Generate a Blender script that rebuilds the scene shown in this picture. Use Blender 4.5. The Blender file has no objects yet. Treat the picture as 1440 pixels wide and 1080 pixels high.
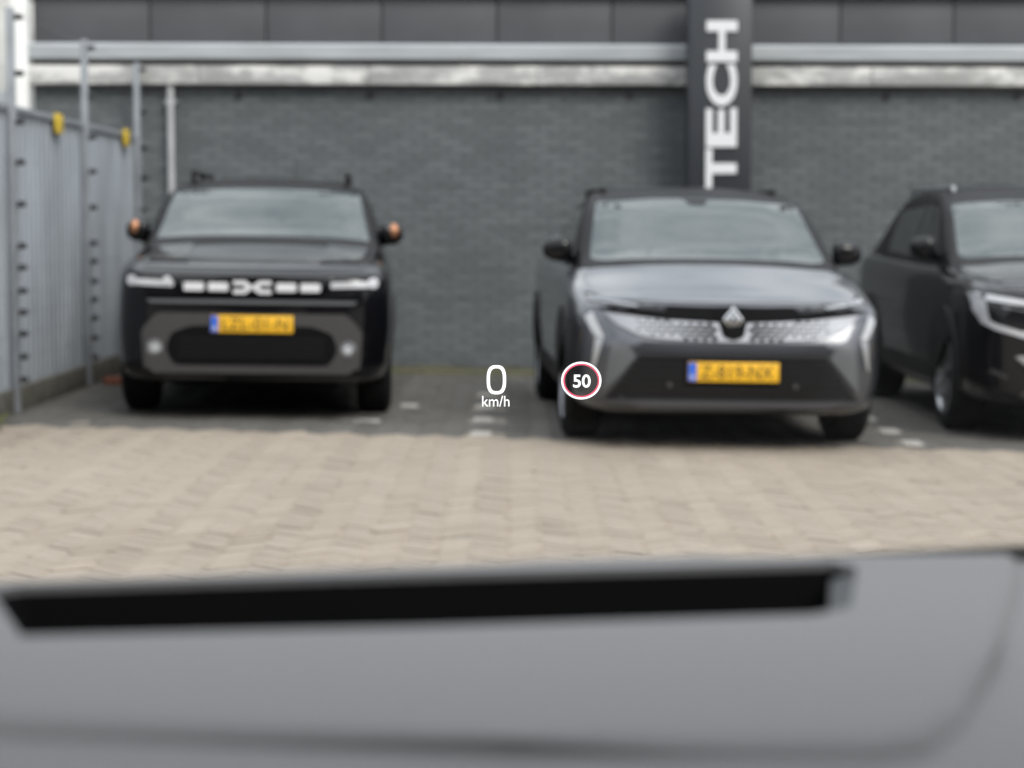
import bpy, bmesh, math, random
import numpy as np
from mathutils import Vector, Matrix
from mathutils.bvhtree import BVHTree

random.seed(7)
R = math.radians
sc = bpy.context.scene
C = sc.collection

# ------------------------------------------------------------------ camera
EYE = 1.27
cam_d = bpy.data.cameras.new('camera')
cam_d.lens = 75.0
cam_d.sensor_width = 36.0
cam_d.sensor_fit = 'HORIZONTAL'
cam_d.clip_start = 0.05
cam_d.clip_end = 2000
cam_d.dof.use_dof = True
cam_d.dof.focus_distance = 3.3
cam_d.dof.aperture_fstop = 4.95
cam = bpy.data.objects.new('camera', cam_d)
C.objects.link(cam)
cam.location = (0, 0, EYE)
cam.rotation_euler = (R(90 - 4.232), 0, 0)
sc.camera = cam

# ------------------------------------------------------------------ world: bright overcast sky with broken cloud
SUN_EL, SUN_AZ = 40.0, 150.0          # azimuth clockwise from +Y (view direction)
w = bpy.data.worlds.new('World')
sc.world = w
w.use_nodes = True
nt = w.node_tree
nt.nodes.clear()
out = nt.nodes.new('ShaderNodeOutputWorld')
bg = nt.nodes.new('ShaderNodeBackground')
sky = nt.nodes.new('ShaderNodeTexSky')
sky.sky_type = 'NISHITA'
sky.sun_disc = False
sky.sun_elevation = R(SUN_EL)
sky.sun_rotation = R(SUN_AZ)
sky.dust_density = 3.0
tc = nt.nodes.new('ShaderNodeTexCoord')
mp = nt.nodes.new('ShaderNodeMapping')
mp.inputs['Scale'].default_value = (1.0, 1.0, 1.6)
nz = nt.nodes.new('ShaderNodeTexNoise')
nz.inputs['Scale'].default_value = 4.5
nz.inputs['Detail'].default_value = 7.0
nz.inputs['Roughness'].default_value = 0.55
rp = nt.nodes.new('ShaderNodeValToRGB')
rp.color_ramp.elements[0].position = 0.36
rp.color_ramp.elements[0].color = (4.2, 4.6, 5.2, 1)
rp.color_ramp.elements[1].position = 0.62
rp.color_ramp.elements[1].color = (14.0, 14.2, 14.4, 1)
mx = nt.nodes.new('ShaderNodeMix')
mx.data_type = 'RGBA'
mx.inputs[0].default_value = 0.86
L = nt.links.new
L(tc.outputs['Generated'], mp.inputs['Vector'])
L(mp.outputs[0], nz.inputs['Vector'])
L(nz.outputs['Fac'], rp.inputs['Fac'])
sx = nt.nodes.new('ShaderNodeSeparateXYZ')
L(tc.outputs['Generated'], sx.inputs[0])
grd = nt.nodes.new('ShaderNodeMapRange')          # overcast sky: zenith three times as bright as the horizon
grd.inputs[1].default_value = 0.0
grd.inputs[2].default_value = 1.0
grd.inputs[3].default_value = 0.5
grd.inputs[4].default_value = 1.5
L(sx.outputs['Z'], grd.inputs[0])
cm_ = nt.nodes.new('ShaderNodeMix')
cm_.data_type = 'RGBA'
cm_.blend_type = 'MULTIPLY'
cm_.inputs[0].default_value = 1.0
L(rp.outputs[0], cm_.inputs[6])
L(grd.outputs[0], cm_.inputs[7])
L(sky.outputs[0], mx.inputs[6])
L(cm_.outputs[2], mx.inputs[7])
L(mx.outputs[2], bg.inputs['Color'])
bg.inputs['Strength'].default_value = 0.12
L(bg.outputs[0], out.inputs[0])

sun_d = bpy.data.lights.new('sun', 'SUN')
sun_d.energy = 1.5
sun_d.angle = R(24)
sun_d.color = (1.0, 0.96, 0.9)
sun = bpy.data.objects.new('sun', sun_d)
C.objects.link(sun)
_d = Vector((math.sin(R(SUN_AZ)) * math.cos(R(SUN_EL)), math.cos(R(SUN_AZ)) * math.cos(R(SUN_EL)), math.sin(R(SUN_EL))))
sun.rotation_euler = _d.to_track_quat('Z', 'Y').to_euler()
sun.location = (6, -8, 14)

# ------------------------------------------------------------------ exposure
sc.view_settings.view_transform = 'Standard'
sc.view_settings.look = 'None'
sc.view_settings.gamma = 1.0
sc.view_settings.use_curve_mapping = False
sc.view_settings.exposure = 0.35
sc.render.engine = 'CYCLES'
sc.cycles.use_denoising = True
sc.cycles.max_bounces = 8
sc.cycles.transparent_max_bounces = 16
sc.cycles.caustics_reflective = False
sc.cycles.caustics_refractive = False
sc.cycles.sample_clamp_indirect = 6.0

# ------------------------------------------------------------------ materials
MATS = {}


def _new(name):
    m = bpy.data.materials.new(name)
    m.use_nodes = True
    b = m.node_tree.nodes['Principled BSDF']
    MATS[name] = m
    return m, m.node_tree, b


def mat(name, col, rough=0.5, metal=0.0, coat=0.0, spec=0.5, var=0.0, scale=6.0, bump=0.0, ior=None, emit=None,
        stretch=None, rvar=0.0):
    """plain procedural material: base colour with noise variation, optional fine bump"""
    m, t, b = _new(name)
    b.inputs['Base Color'].default_value = (*col, 1)
    b.inputs['Roughness'].default_value = rough
    b.inputs['Metallic'].default_value = metal
    b.inputs['Coat Weight'].default_value = coat
    b.inputs['Coat Roughness'].default_value = 0.04
    b.inputs['Specular IOR Level'].default_value = spec
    if ior:
        b.inputs['IOR'].default_value = ior
    if emit:
        b.inputs['Emission Color'].default_value = (*emit[0], 1)
        b.inputs['Emission Strength'].default_value = emit[1]
    if var or bump or rvar:
        tcn = t.nodes.new('ShaderNodeTexCoord')
        mpn = t.nodes.new('ShaderNodeMapping')
        if stretch:
            mpn.inputs['Scale'].default_value = stretch
        n = t.nodes.new('ShaderNodeTexNoise')
        n.inputs['Scale'].default_value = scale
        n.inputs['Detail'].default_value = 6
        t.links.new(tcn.outputs['Object'], mpn.inputs[0])
        t.links.new(mpn.outputs[0], n.inputs['Vector'])
        if var:
            r = t.nodes.new('ShaderNodeValToRGB')
            r.color_ramp.elements[0].position = 0.3
            r.color_ramp.elements[1].position = 0.7
            r.color_ramp.elements[0].color = (*[max(0, c * (1 - var)) for c in col], 1)
            r.color_ramp.elements[1].color = (*[min(1, c * (1 + var)) for c in col], 1)
            t.links.new(n.outputs['Fac'], r.inputs[0])
            t.links.new(r.outputs[0], b.inputs['Base Color'])
        if rvar:
            mr = t.nodes.new('ShaderNodeMapRange')
            mr.inputs[3].default_value = rough - rvar
            mr.inputs[4].default_value = rough + rvar
            t.links.new(n.outputs['Fac'], mr.inputs[0])
            t.links.new(mr.outputs[0], b.inputs['Roughness'])
        if bump:
            bn = t.nodes.new('ShaderNodeBump')
            bn.inputs['Strength'].default_value = bump
            bn.inputs['Distance'].default_value = 0.01
            t.links.new(n.outputs['Fac'], bn.inputs['Height'])
            t.links.new(bn.outputs[0], b.inputs['Normal'])
    return m


def brick_mat(name, lo, hi, attr, rough=0.85, stain=None, stain_scale=1.2):
    """brick / paver colour: per-brick tone (mesh attribute or object random) + grain + stains"""
    m, t, b = _new(name)
    b.inputs['Roughness'].default_value = rough
    if attr:
        a = t.nodes.new('ShaderNodeAttribute')
        a.attribute_name = 'tone'
        src = a.outputs['Fac']
    else:
        a = t.nodes.new('ShaderNodeObjectInfo')
        src = a.outputs['Random']
    mixn = t.nodes.new('ShaderNodeMix')
    mixn.data_type = 'RGBA'
    mixn.inputs[6].default_value = (*lo, 1)
    mixn.inputs[7].default_value = (*hi, 1)
    t.links.new(src, mixn.inputs[0])
    g = t.nodes.new('ShaderNodeNewGeometry')
    n = t.nodes.new('ShaderNodeTexNoise')
    n.inputs['Scale'].default_value = 45
    n.inputs['Detail'].default_value = 5
    t.links.new(g.outputs['Position'], n.inputs['Vector'])
    mr = t.nodes.new('ShaderNodeMapRange')
    mr.inputs[3].default_value = 0.8
    mr.inputs[4].default_value = 1.2
    t.links.new(n.outputs['Fac'], mr.inputs[0])
    mu = t.nodes.new('ShaderNodeMix')
    mu.data_type = 'RGBA'
    mu.blend_type = 'MULTIPLY'
    mu.inputs[0].default_value = 1.0
    t.links.new(mixn.outputs[2], mu.inputs[6])
    t.links.new(mr.outputs[0], mu.inputs[7])
    last = mu.outputs[2]
    if stain:
        n2 = t.nodes.new('ShaderNodeTexNoise')
        n2.inputs['Scale'].default_value = stain_scale
        n2.inputs['Detail'].default_value = 8
        n2.inputs['Roughness'].default_value = 0.65
        t.links.new(g.outputs['Position'], n2.inputs['Vector'])
        mr2 = t.nodes.new('ShaderNodeMapRange')
        mr2.inputs[1].default_value = 0.5
        mr2.inputs[2].default_value = 0.75
        mr2.inputs[4].default_value = 0.55
        t.links.new(n2.outputs['Fac'], mr2.inputs[0])
        m3 = t.nodes.new('ShaderNodeMix')
        m3.data_type = 'RGBA'
        t.links.new(mr2.outputs[0], m3.inputs[0])
        t.links.new(last, m3.inputs[6])
        m3.inputs[7].default_value = (*stain, 1)
        last = m3.outputs[2]
    t.links.new(last, b.inputs['Base Color'])
    bn = t.nodes.new('ShaderNodeBump')
    bn.inputs['Strength'].default_value = 0.4
    bn.inputs['Distance'].default_value = 0.004
    t.links.new(n.outputs['Fac'], bn.inputs['Height'])
    t.links.new(bn.outputs[0], b.inputs['Normal'])
    return m


BEIGE_LO, BEIGE_HI = (0.272, 0.228, 0.181), (0.34, 0.289, 0.234)
brick_mat('paver_beige', BEIGE_LO, BEIGE_HI, True, stain=(0.21, 0.175, 0.135))
brick_mat('paver_beige_single', BEIGE_LO, BEIGE_HI, False, stain=(0.21, 0.175, 0.135))
brick_mat('paver_grey', (0.088, 0.083, 0.075), (0.135, 0.128, 0.117), True, stain=(0.07, 0.066, 0.054))
mat('paver_white', (0.42, 0.4, 0.365), 0.8, var=0.15, scale=20)
mat('joint_sand', (0.24, 0.215, 0.18), 0.95, var=0.3, scale=40)
mat('ground_far', (0.24, 0.225, 0.2), 0.9, var=0.2, scale=1.5)
mat('moss', (0.085, 0.08, 0.045), 0.95, var=0.5, scale=14, bump=0.6)
brick_mat('wall_brick', (0.108, 0.119, 0.126), (0.148, 0.161, 0.169), True, rough=0.65, stain=(0.076, 0.084, 0.09), stain_scale=0.9)
mat('wall_joint', (0.1, 0.11, 0.116), 0.8)
mat('metal_band', (0.44, 0.465, 0.485), 0.5, metal=0.1, var=0.12, scale=1.6, stretch=(1, 1, 6))
mat('cladding', (0.085, 0.088, 0.096), 0.5, var=0.12, scale=2)
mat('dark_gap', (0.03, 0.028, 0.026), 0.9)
mat('galv', (0.325, 0.355, 0.39), 0.5, metal=0.15, var=0.2, scale=3.0, stretch=(1, 1, 0.35))
mat('galv_post', (0.28, 0.3, 0.325), 0.45, metal=0.15, var=0.15, scale=6)
mat('plinth', (0.1, 0.092, 0.075), 0.95, var=0.4, scale=9, bump=0.4)
mat('insulator', (0.02, 0.02, 0.023), 0.5)
mat('wire', (0.25, 0.25, 0.26), 0.4, metal=0.8)
mat('tag_yellow', (0.72, 0.5, 0.04), 0.5)
mat('white_paint', (0.86, 0.86, 0.84), 0.55, var=0.06, scale=4)
mat('white_render', (0.74, 0.74, 0.71), 0.8, var=0.06, scale=5)
mat('pipe', (0.46, 0.47, 0.48), 0.45, var=0.1, scale=5)
mat('sign_panel', (0.028, 0.031, 0.037), 0.35, var=0.1, scale=3)
mat('sign_letter', (0.82, 0.82, 0.84), 0.35)
mat('paint_black', (0.0035, 0.0035, 0.005), 0.3, coat=0.8, spec=0.08, rvar=0.03, scale=3)
mat('paint_grey', (0.08, 0.084, 0.097), 0.3, metal=0.7, coat=1.0, rvar=0.03, scale=3)
mat('roof_black', (0.004, 0.004, 0.005), 0.4, spec=0.12, rvar=0.05, scale=5)
mat('gloss_black', (0.004, 0.004, 0.005), 0.12, spec=0.4)
mat('plastic_black', (0.009, 0.009, 0.01), 0.6, spec=0.3, rvar=0.08, scale=30)
mat('plastic_taupe', (0.046, 0.0435, 0.0445), 0.5, var=0.08, scale=30)
mat('mesh_black', (0.004, 0.004, 0.0045), 0.8, spec=0.12)
mat('chrome_satin', (0.62, 0.63, 0.65), 0.28, metal=0.9, rvar=0.06, scale=12)
mat('grille_silver', (0.25, 0.26, 0.285), 0.45, metal=0.35, rvar=0.05, scale=12)
mat('white_trim', (0.68, 0.68, 0.7), 0.35)
mat('lamp_white', (0.78, 0.79, 0.82), 0.15, coat=1.0)
mat('lamp_lens', (0.16, 0.165, 0.175), 0.1, coat=1.0, var=0.5, scale=30)
mat('lamp_dark', (0.008, 0.008, 0.01), 0.1, spec=0.4)
mat('lamp_grey', (0.45, 0.46, 0.48), 0.2, coat=1.0, var=0.3, scale=25)
mat('panel_grey', (0.105, 0.111, 0.117), 0.4)
mat('drl_lit', (0.58, 0.585, 0.61), 0.2, coat=1.0)
mat('glass_dark', (0.026, 0.042, 0.043), 0.02, ior=1.82, coat=0.0)
mat('glass_side', (0.006, 0.007, 0.008), 0.03, ior=1.5)
mat('copper', (0.5, 0.24, 0.13), 0.35, metal=0.55)
mat('rubber', (0.009, 0.009, 0.01), 0.85, spec=0.25, var=0.3, scale=20)
mat('rim_alloy', (0.32, 0.33, 0.35), 0.3, metal=0.9)
mat('rim_dark', (0.03, 0.03, 0.033), 0.35, metal=0.5)
mat('plate_yellow', (0.83, 0.46, 0.02), 0.45, var=0.04, scale=10)
mat('plate_blue', (0.03, 0.13, 0.62), 0.45)
mat('plate_ink', (0.012, 0.012, 0.014), 0.5)
mat('dash', (0.143, 0.141, 0.144), 0.62, var=0.04, scale=500, bump=0.25)
mat('dash_dark', (0.003, 0.003, 0.0035), 0.9, spec=0.1)
mat('dash_liner', (0.035, 0.037, 0.039), 0.6)
mat('own_paint', (0.12, 0.12, 0.13), 0.3, metal=0.4, coat=1.0)
mat('headliner', (0.25, 0.25, 0.24), 0.9)
mat('added_dark_brick', (0.075, 0.055, 0.045), 0.85, var=0.3, scale=2.0)
mat('brick_red', (0.28, 0.1, 0.06), 0.9, var=0.3, scale=30)
mat('leaf', (0.17, 0.19, 0.035), 0.6, var=0.4, scale=30)
mat('hud_white', (0.0, 0.0, 0.0), 0.6, spec=0.0, emit=((1.0, 1.0, 1.0), 1.25))
mat('hud_red', (0.0, 0.0, 0.0), 0.6, spec=0.0, emit=((0.8, 0.11, 0.18), 1.0))

# weathered, peeling concrete band
m, t, b = _new('peeling')
tcn = t.nodes.new('ShaderNodeTexCoord')
mpn = t.nodes.new('ShaderNodeMapping')
mpn.inputs['Scale'].default_value = (1.0, 1.0, 2.2)
n = t.nodes.new('ShaderNodeTexNoise')
n.inputs['Scale'].default_value = 1.7
n.inputs['Detail'].default_value = 9
n.inputs['Roughness'].default_value = 0.7
r = t.nodes.new('ShaderNodeValToRGB')
r.color_ramp.elements[0].position = 0.41
r.color_ramp.elements[0].color = (0.36, 0.36, 0.35, 1)
r.color_ramp.elements[1].position = 0.57
r.color_ramp.elements[1].color = (0.78, 0.77, 0.75, 1)
e = r.color_ramp.elements.new(0.5)
e.color = (0.46, 0.46, 0.455, 1)
t.links.new(tcn.outputs['Object'], mpn.inputs[0])
t.links.new(mpn.outputs[0], n.inputs['Vector'])
t.links.new(n.outputs['Fac'], r.inputs[0])
t.links.new(r.outputs[0], b.inputs['Base Color'])
b.inputs['Roughness'].default_value = 0.85

# clear laminated windscreen of the car one sits in
m, t, b = _new('windscreen_clear')
t.nodes.remove(b)
tr = t.nodes.new('ShaderNodeBsdfTransparent')
tr.inputs[0].default_value = (0.95, 0.965, 0.96, 1)
gl = t.nodes.new('ShaderNodeBsdfGlossy')
gl.inputs['Roughness'].default_value = 0.0
fr = t.nodes.new('ShaderNodeLayerWeight')       # facing = 1 - |cos|, the same from both sides of a thin pane
fr.inputs['Blend'].default_value = 0.5
pw = t.nodes.new('ShaderNodeMath')
pw.operation = 'POWER'
pw.inputs[1].default_value = 5.0
ma = t.nodes.new('ShaderNodeMath')
ma.operation = 'MULTIPLY_ADD'
ma.inputs[1].default_value = 0.3
ma.inputs[2].default_value = 0.006
t.links.new(fr.outputs['Facing'], pw.inputs[0])
t.links.new(pw.outputs[0], ma.inputs[0])
ms = t.nodes.new('ShaderNodeMixShader')
t.links.new(ma.outputs[0], ms.inputs[0])
t.links.new(tr.outputs[0], ms.inputs[1])
t.links.new(gl.outputs[0], ms.inputs[2])
t.links.new(ms.outputs[0], t.nodes['Material Output'].inputs[0])


# ------------------------------------------------------------------ helpers
def obj(name, me, material, parent=None, smooth=False, loc=None):
    if isinstance(me, bmesh.types.BMesh):
        bmesh.ops.recalc_face_normals(me, faces=me.faces)
        d = bpy.data.meshes.new(name)
        me.to_mesh(d)
        me.free()
        me = d
    if material is not None and len(me.materials) == 0:
        me.materials.append(MATS[material])
    if smooth:
        for p in me.polygons:
            p.use_smooth = True
    o = bpy.data.objects.new(name, me)
    C.objects.link(o)
    if parent is not None:
        o.parent = parent
    if loc is not None:
        o.location = loc
    return o


def smooth_angle(o, deg=35):
    me = o.data
    for p in me.polygons:
        p.use_smooth = True
    try:
        me.set_sharp_from_angle(angle=R(deg))
    except Exception:
        pass
    return o


def empty(name, loc, rot=(0, 0, 0)):
    o = bpy.data.objects.new(name, None)
    o.empty_display_size = 0.2
    C.objects.link(o)
    o.location = loc
    o.rotation_euler = rot
    return o


def tag(o, label=None, cat=None, group=None, kind=None):
    if label:
        o['label'] = label
    if cat:
        o['category'] = cat
    if group:
        o['group'] = group
    if kind:
        o['kind'] = kind
    return o


def add_box(bm, c, s, rot=None, bevel=0.0, seg=2):
    mt = Matrix.Translation(c)
    if rot is not None:
        mt = mt @ rot.to_4x4()
    mt = mt @ Matrix.Diagonal((*s, 1))
    r = bmesh.ops.create_cube(bm, size=1.0, matrix=mt)
    if bevel:
        es = list({e for v in r['verts'] for e in v.link_edges})
        bmesh.ops.bevel(bm, geom=es, offset=bevel, segments=seg, affect='EDGES', profile=0.5)


def box(name, c, s, material, parent=None, rot=None, bevel=0.0, seg=2):
    bm = bmesh.new()
    add_box(bm, c, s, rot, bevel, seg)
    o = obj(name, bm, material, parent)
    return smooth_angle(o, 30) if bevel else o


def add_tube(bm, a, b_, r, n=10, r2=None, caps=True):
    a, b_ = Vector(a), Vector(b_)
    d = b_ - a
    mt = Matrix.Translation((a + b_) / 2) @ d.to_track_quat('Z', 'Y').to_matrix().to_4x4()
    bmesh.ops.create_cone(bm, cap_ends=caps, segments=n, radius1=r, radius2=r if r2 is None else r2, depth=d.length, matrix=mt)


def tube(name, a, b_, r, material, parent=None, n=12, r2=None):
    bm = bmesh.new()
    add_tube(bm, a, b_, r, n, r2)
    return smooth_angle(obj(name, bm, material, parent), 40)


def prism(name, poly, z0, z1, material, parent=None, bevel=0.0, seg=3):
    """polygon in XY raised from z0 to z1, top edge rounded"""
    bm = bmesh.new()
    vs = [bm.verts.new((x, y, z0)) for x, y in poly]
    f = bm.faces.new(vs)
    r_ = bmesh.ops.extrude_face_region(bm, geom=[f])
    nv = [v for v in r_['geom'] if isinstance(v, bmesh.types.BMVert)]
    for v in nv:
        v.co.z = z1
    if bevel:
        es = list({e for v in nv for e in v.link_edges if all(abs(u.co.z - z1) < 1e-6 for u in e.verts)})
        bmesh.ops.bevel(bm, geom=es, offset=bevel, segments=seg, affect='EDGES', profile=0.5)
    return smooth_angle(obj(name, bm, material, parent), 40)


def fit_text(name, s, material, parent, x0, x1, z0, z1, y, depth=0.004, offset=0.0, up=False):
    """writing on a plane facing -Y, fitted into the box x0..x1, z0..z1 (up: reads upwards, letter tops to -X)"""
    cu = bpy.data.curves.new(name, 'FONT')
    cu.body = s
    cu.size = 1.0
    cu.extrude = 0.5
    cu.offset = offset
    cu.resolution_u = 6
    o = bpy.data.objects.new(name, cu)
    C.objects.link(o)
    dg = bpy.context.evaluated_depsgraph_get()
    me = bpy.data.meshes.new_from_object(o.evaluated_get(dg))
    bpy.data.objects.remove(o)
    bpy.data.curves.remove(cu)
    co = np.array([v.co[:] for v in me.vertices])
    lo, hi = co.min(0), co.max(0)
    u = (co[:, 0] - lo[0]) / (hi[0] - lo[0])
    v = (co[:, 1] - lo[1]) / (hi[1] - lo[1])
    d = (co[:, 2] - lo[2]) / (hi[2] - lo[2])
    for k, vt in enumerate(me.vertices):
        if up:
            vt.co = (x1 - v[k] * (x1 - x0), y - d[k] * depth, z0 + u[k] * (z1 - z0))
        else:
            vt.co = (x0 + u[k] * (x1 - x0), y - d[k] * depth, z0 + v[k] * (z1 - z0))
    me.materials.clear()
    return obj(name, me, material, parent)


SLOPE = 0.016                                   # the yard falls gently to the right


def gz(x):
    return -SLOPE * x


TILT = math.atan(SLOPE)

# ------------------------------------------------------------------ ground
bm = bmesh.new()
S = 260
for p in ((-S, -S), (S, -S), (S, S), (-S, S)):
    bm.verts.new((p[0], p[1], gz(p[0]) - 0.06))
bm.faces.new(bm.verts)
tag(obj('ground', bm, 'ground_far'), kind='structure')


def edge_y(x):                                  # line between the beige yard and the grey bays
    return 12.82 - 0.098 * x


def sheet(name, poly, dz, material):
    bm_ = bmesh.new()
    bm_.faces.new([bm_.verts.new((x, y, gz(x) + dz)) for x, y in poly])
    return tag(obj(name, bm_, material), kind='structure')


XL, XR = -5.2, 6.4
yard = sheet('yard_pavement', [(XL, 5.5), (XR, 5.5), (XR, edge_y(XR)), (XL, edge_y(XL))], -0.008, 'joint_sand')
bays = sheet('parking_bays', [(XL, edge_y(XL)), (XR, edge_y(XR)), (XR, 20.0), (XL, 20.0)], -0.008, 'joint_sand')

BW, NB = 0.065, 3                               # brick module, 195 x 65 mm pavers in 45 degree herringbone
GAP = 0.005


def paver_verts(lx, ly, h=0.05, ch=0.006):
    a, b_ = lx / 2 - GAP / 2, ly / 2 - GAP / 2
    v = [(-a, -b_, -h), (a, -b_, -h), (a, b_, -h), (-a, b_, -h),
         (-a, -b_, -ch), (a, -b_, -ch), (a, b_, -ch), (-a, b_, -ch),
         (-a + ch, -b_ + ch, 0), (a - ch, -b_ + ch, 0), (a - ch, b_ - ch, 0), (-a + ch, b_ - ch, 0)]
    f = []
    for k in range(4):
        j = (k + 1) % 4
        f.append((k, j, 4 + j, 4 + k))
        f.append((4 + k, 4 + j, 8 + j, 8 + k))
    f.append((8, 9, 10, 11))
    return np.array(v), f


PV, PF = paver_verts(BW * NB, BW, ch=0.005)
c45 = math.sqrt(0.5)
spots = []
for i in range(20, 240):
    for j in range(-30, 31):
        for kind in (0, 1):
            ox, oy = i + NB * j, i - NB * j
            if kind == 0:
                cx, cy = (ox + NB / 2) * BW, (oy + .5) * BW
            else:
                cx, cy = (ox + NB + .5) * BW, (oy - NB / 2 + 1) * BW
            x, y = (cx - cy) * c45, (cx + cy) * c45
            if not (6.6 < y < 18.9 and abs(x) < 0.262 * y + 0.35):
                continue
            spots.append((x, y, R(45) if kind == 0 else R(135)))
WHITE = [(-0.19, 13.0), (-0.19, 13.95), (-0.19, 14.95), (-0.19, 16.0), (2.42, 12.85), (2.42, 13.62), (2.42, 14.5), (-2.72, 13.4)]


COLT = [random.gauss(0, 0.11) for _ in range(97)]    # random tone shift shared by each paver column


def paver_mesh(name, lst, material, parent):
    n_ = len(lst)
    V = np.zeros((n_ * 12, 3))
    F = []
    tone = np.zeros(n_ * 12)
    for k, (x, y, a) in enumerate(lst):
        ca, sa = math.cos(a), math.sin(a)
        dz = random.gauss(0, 0.0022)
        tx, ty = random.gauss(0, 0.006), random.gauss(0, 0.006)
        P = PV
        X = P[:, 0] * ca - P[:, 1] * sa
        Y = P[:, 0] * sa + P[:, 1] * ca
        V[k * 12:k * 12 + 12, 0] = x + X
        V[k * 12:k * 12 + 12, 1] = y + Y
        V[k * 12:k * 12 + 12, 2] = gz(x) + P[:, 2] + dz - SLOPE * X + X * tx + Y * ty
        tone[k * 12:k * 12 + 12] = min(1, max(0, 0.5 + random.gauss(0, 0.16) + COLT[int(round(x / 0.138)) % 97])) if random.random() > 0.004 else -0.5
        F += [tuple(q + k * 12 for q in f) for f in PF]
    me = bpy.data.meshes.new(name)
    me.from_pydata(V.tolist(), [], F)
    at = me.attributes.new('tone', 'FLOAT', 'POINT')
    at.data.foreach_set('value', tone.tolist())
    o = obj(name, me, material, parent)
    return tag(o, kind='stuff')


beige = [s for s in spots if s[1] < edge_y(s[0]) - 0.05]
grey = [s for s in spots if s[1] >= edge_y(s[0]) - 0.05 and not any(abs(s[0] - a) < 0.1 and abs(s[1] - b_) < 0.17 for a, b_ in WHITE)]
near = sorted([s for s in beige if s[1] > 8.02 and abs(s[0]) < 0.236 * s[1]], key=lambda s: s[1])[:300]
nearset = set(near)
beige = [s for s in beige if s not in nearset]
paver_mesh('paver_field', beige, 'paver_beige', yard)
paver_mesh('paver_field', grey, 'paver_grey', bays)
pme = bpy.data.meshes.new('paver')
pme.from_pydata(PV.tolist(), [], PF)
pme.materials.append(MATS['paver_beige_single'])
for x, y, a in near:
    o = bpy.data.objects.new('paver', pme)
    C.objects.link(o)
    o.parent = yard
    o.location = (x, y, gz(x) + random.gauss(0, 0.0022))
    o.rotation_euler = (random.gauss(0, 0.006), TILT + random.gauss(0, 0.006), a)
wv, wf = paver_verts(0.13, 0.26)
wme = bpy.data.meshes.new('white_paver')
wme.from_pydata(wv.tolist(), [], wf)
wme.materials.append(MATS['paver_white'])
for k, (x, y) in enumerate(WHITE[:-1] + [(-0.98, 13.75), (-0.72, 14.95)]):
    o = bpy.data.objects.new('white_paver', wme)
    C.objects.link(o)
    o.parent = bays
    o.location = (x, y, gz(x) + 0.004)
    o.rotation_euler = (0, TILT, R(90) if k == 7 else random.gauss(0, 0.03))
bm = bmesh.new()                                # mossy dirt gathered along the foot of the wall
nx, ny = 90, 7
gr = [[bm.verts.new((-4.2 + 10 * i / nx, 18.02 + 0.85 * j / ny + (random.gauss(0, 0.05) if j == 0 else 0),
                     gz(-4.2 + 10 * i / nx) + (0.003 if j == 0 else 0.012 + random.random() * 0.022))) for j in range(ny + 1)] for i in range(nx + 1)]
for i in range(nx):
    for j in range(ny):
        bm.faces.new((gr[i][j], gr[i + 1][j], gr[i + 1][j + 1], gr[i][j + 1]))
tag(obj('moss_strip', bm, 'moss', smooth=True), kind='structure')

# ------------------------------------------------------------------ building with painted brick wall
WY = 18.9
bld = empty('workshop_building', (0, WY, 0), (0, 0, R(2.2)))
tag(bld, 'low building with charcoal painted brick wall and pale eaves band behind the parked cars', 'building')
BX0, BX1 = -4.17, 9.0
box('wall', ((BX0 + BX1) / 2, 2.012, 1.1), (BX1 - BX0, 4.0, 2.96), 'wall_joint', bld)
BH, BL, J = 0.0625, 0.22, 0.011
V, F, tone = [], [], []
row = 0
z = -0.15
while z < 2.56:
    x = BX0 + 0.002 - (BL / 2 if row % 2 else 0)
    while x < BX1:
        a, b_ = max(x, BX0 + 0.002), min(x + BL - J, BX1)
        if b_ - a > 0.03:
            y0 = 0.004 + random.random() * 0.003
            zz0, zz1 = z, z + BH - J
            c = 0.004
            k = len(V)
            V += [(a, 0.016, zz0), (b_, 0.016, zz0), (b_, 0.016, zz1), (a, 0.016, zz1),
                  (a + c, y0, zz0 + c), (b_ - c, y0, zz0 + c), (b_ - c, y0, zz1 - c), (a + c, y0, zz1 - c)]
            for q in range(4):
                r_ = (q + 1) % 4
                F.append((k + q, k + r_, k + 4 + r_, k + 4 + q))
            F.append((k + 4, k + 5, k + 6, k + 7))
            tone += [random.random()] * 8
        x += BL
    z += BH
    row += 1
me = bpy.data.meshes.new('brick_courses')
me.from_pydata(V, [], F)
at = me.attributes.new('tone', 'FLOAT', 'POINT')
at.data.foreach_set('value', tone)
tag(obj('brick_courses', me, 'wall_brick', bld), kind='stuff')
W = BX1 - BX0
xc = (BX0 + BX1) / 2
for k in range(9):                               # cast eaves beams, peeling white paint
    x0 = BX0 - 0.02 + k * 1.47
    box('eaves_beam', (x0 + 0.73, 0.0, 2.582), (1.467, 0.26, 0.165), 'peeling', bld, bevel=0.012)
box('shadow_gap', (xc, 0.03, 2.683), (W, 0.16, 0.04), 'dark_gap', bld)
bm = bmesh.new()                                 # folded metal gutter profile
prof = [(0.0, 2.704), (-0.15, 2.704), (-0.17, 2.72), (-0.175, 2.83), (-0.16, 2.85), (-0.13, 2.852), (0.0, 2.852)]
a_ = [bm.verts.new((BX0 - 0.03, y, z)) for y, z in prof]
b2 = [bm.verts.new((BX1, y, z)) for y, z in prof]
for k in range(len(prof) - 1):
    bm.faces.new((a_[k], a_[k + 1], b2[k + 1], b2[k]))
bm.faces.new(a_)
bm.faces.new(b2[::-1])
smooth_angle(obj('gutter', bm, 'metal_band', bld), 30)
for k in range(13):
    x0 = BX0 + k * 1.01
    box('cladding_panel', (x0 + 0.505, 0.03, 3.075), (1.0, 0.06, 0.44), 'cladding', bld, bevel=0.008)
box('roof', (xc, 2.2, 3.325), (W + 0.3, 4.6, 0.06), 'metal_band', bld)
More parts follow.
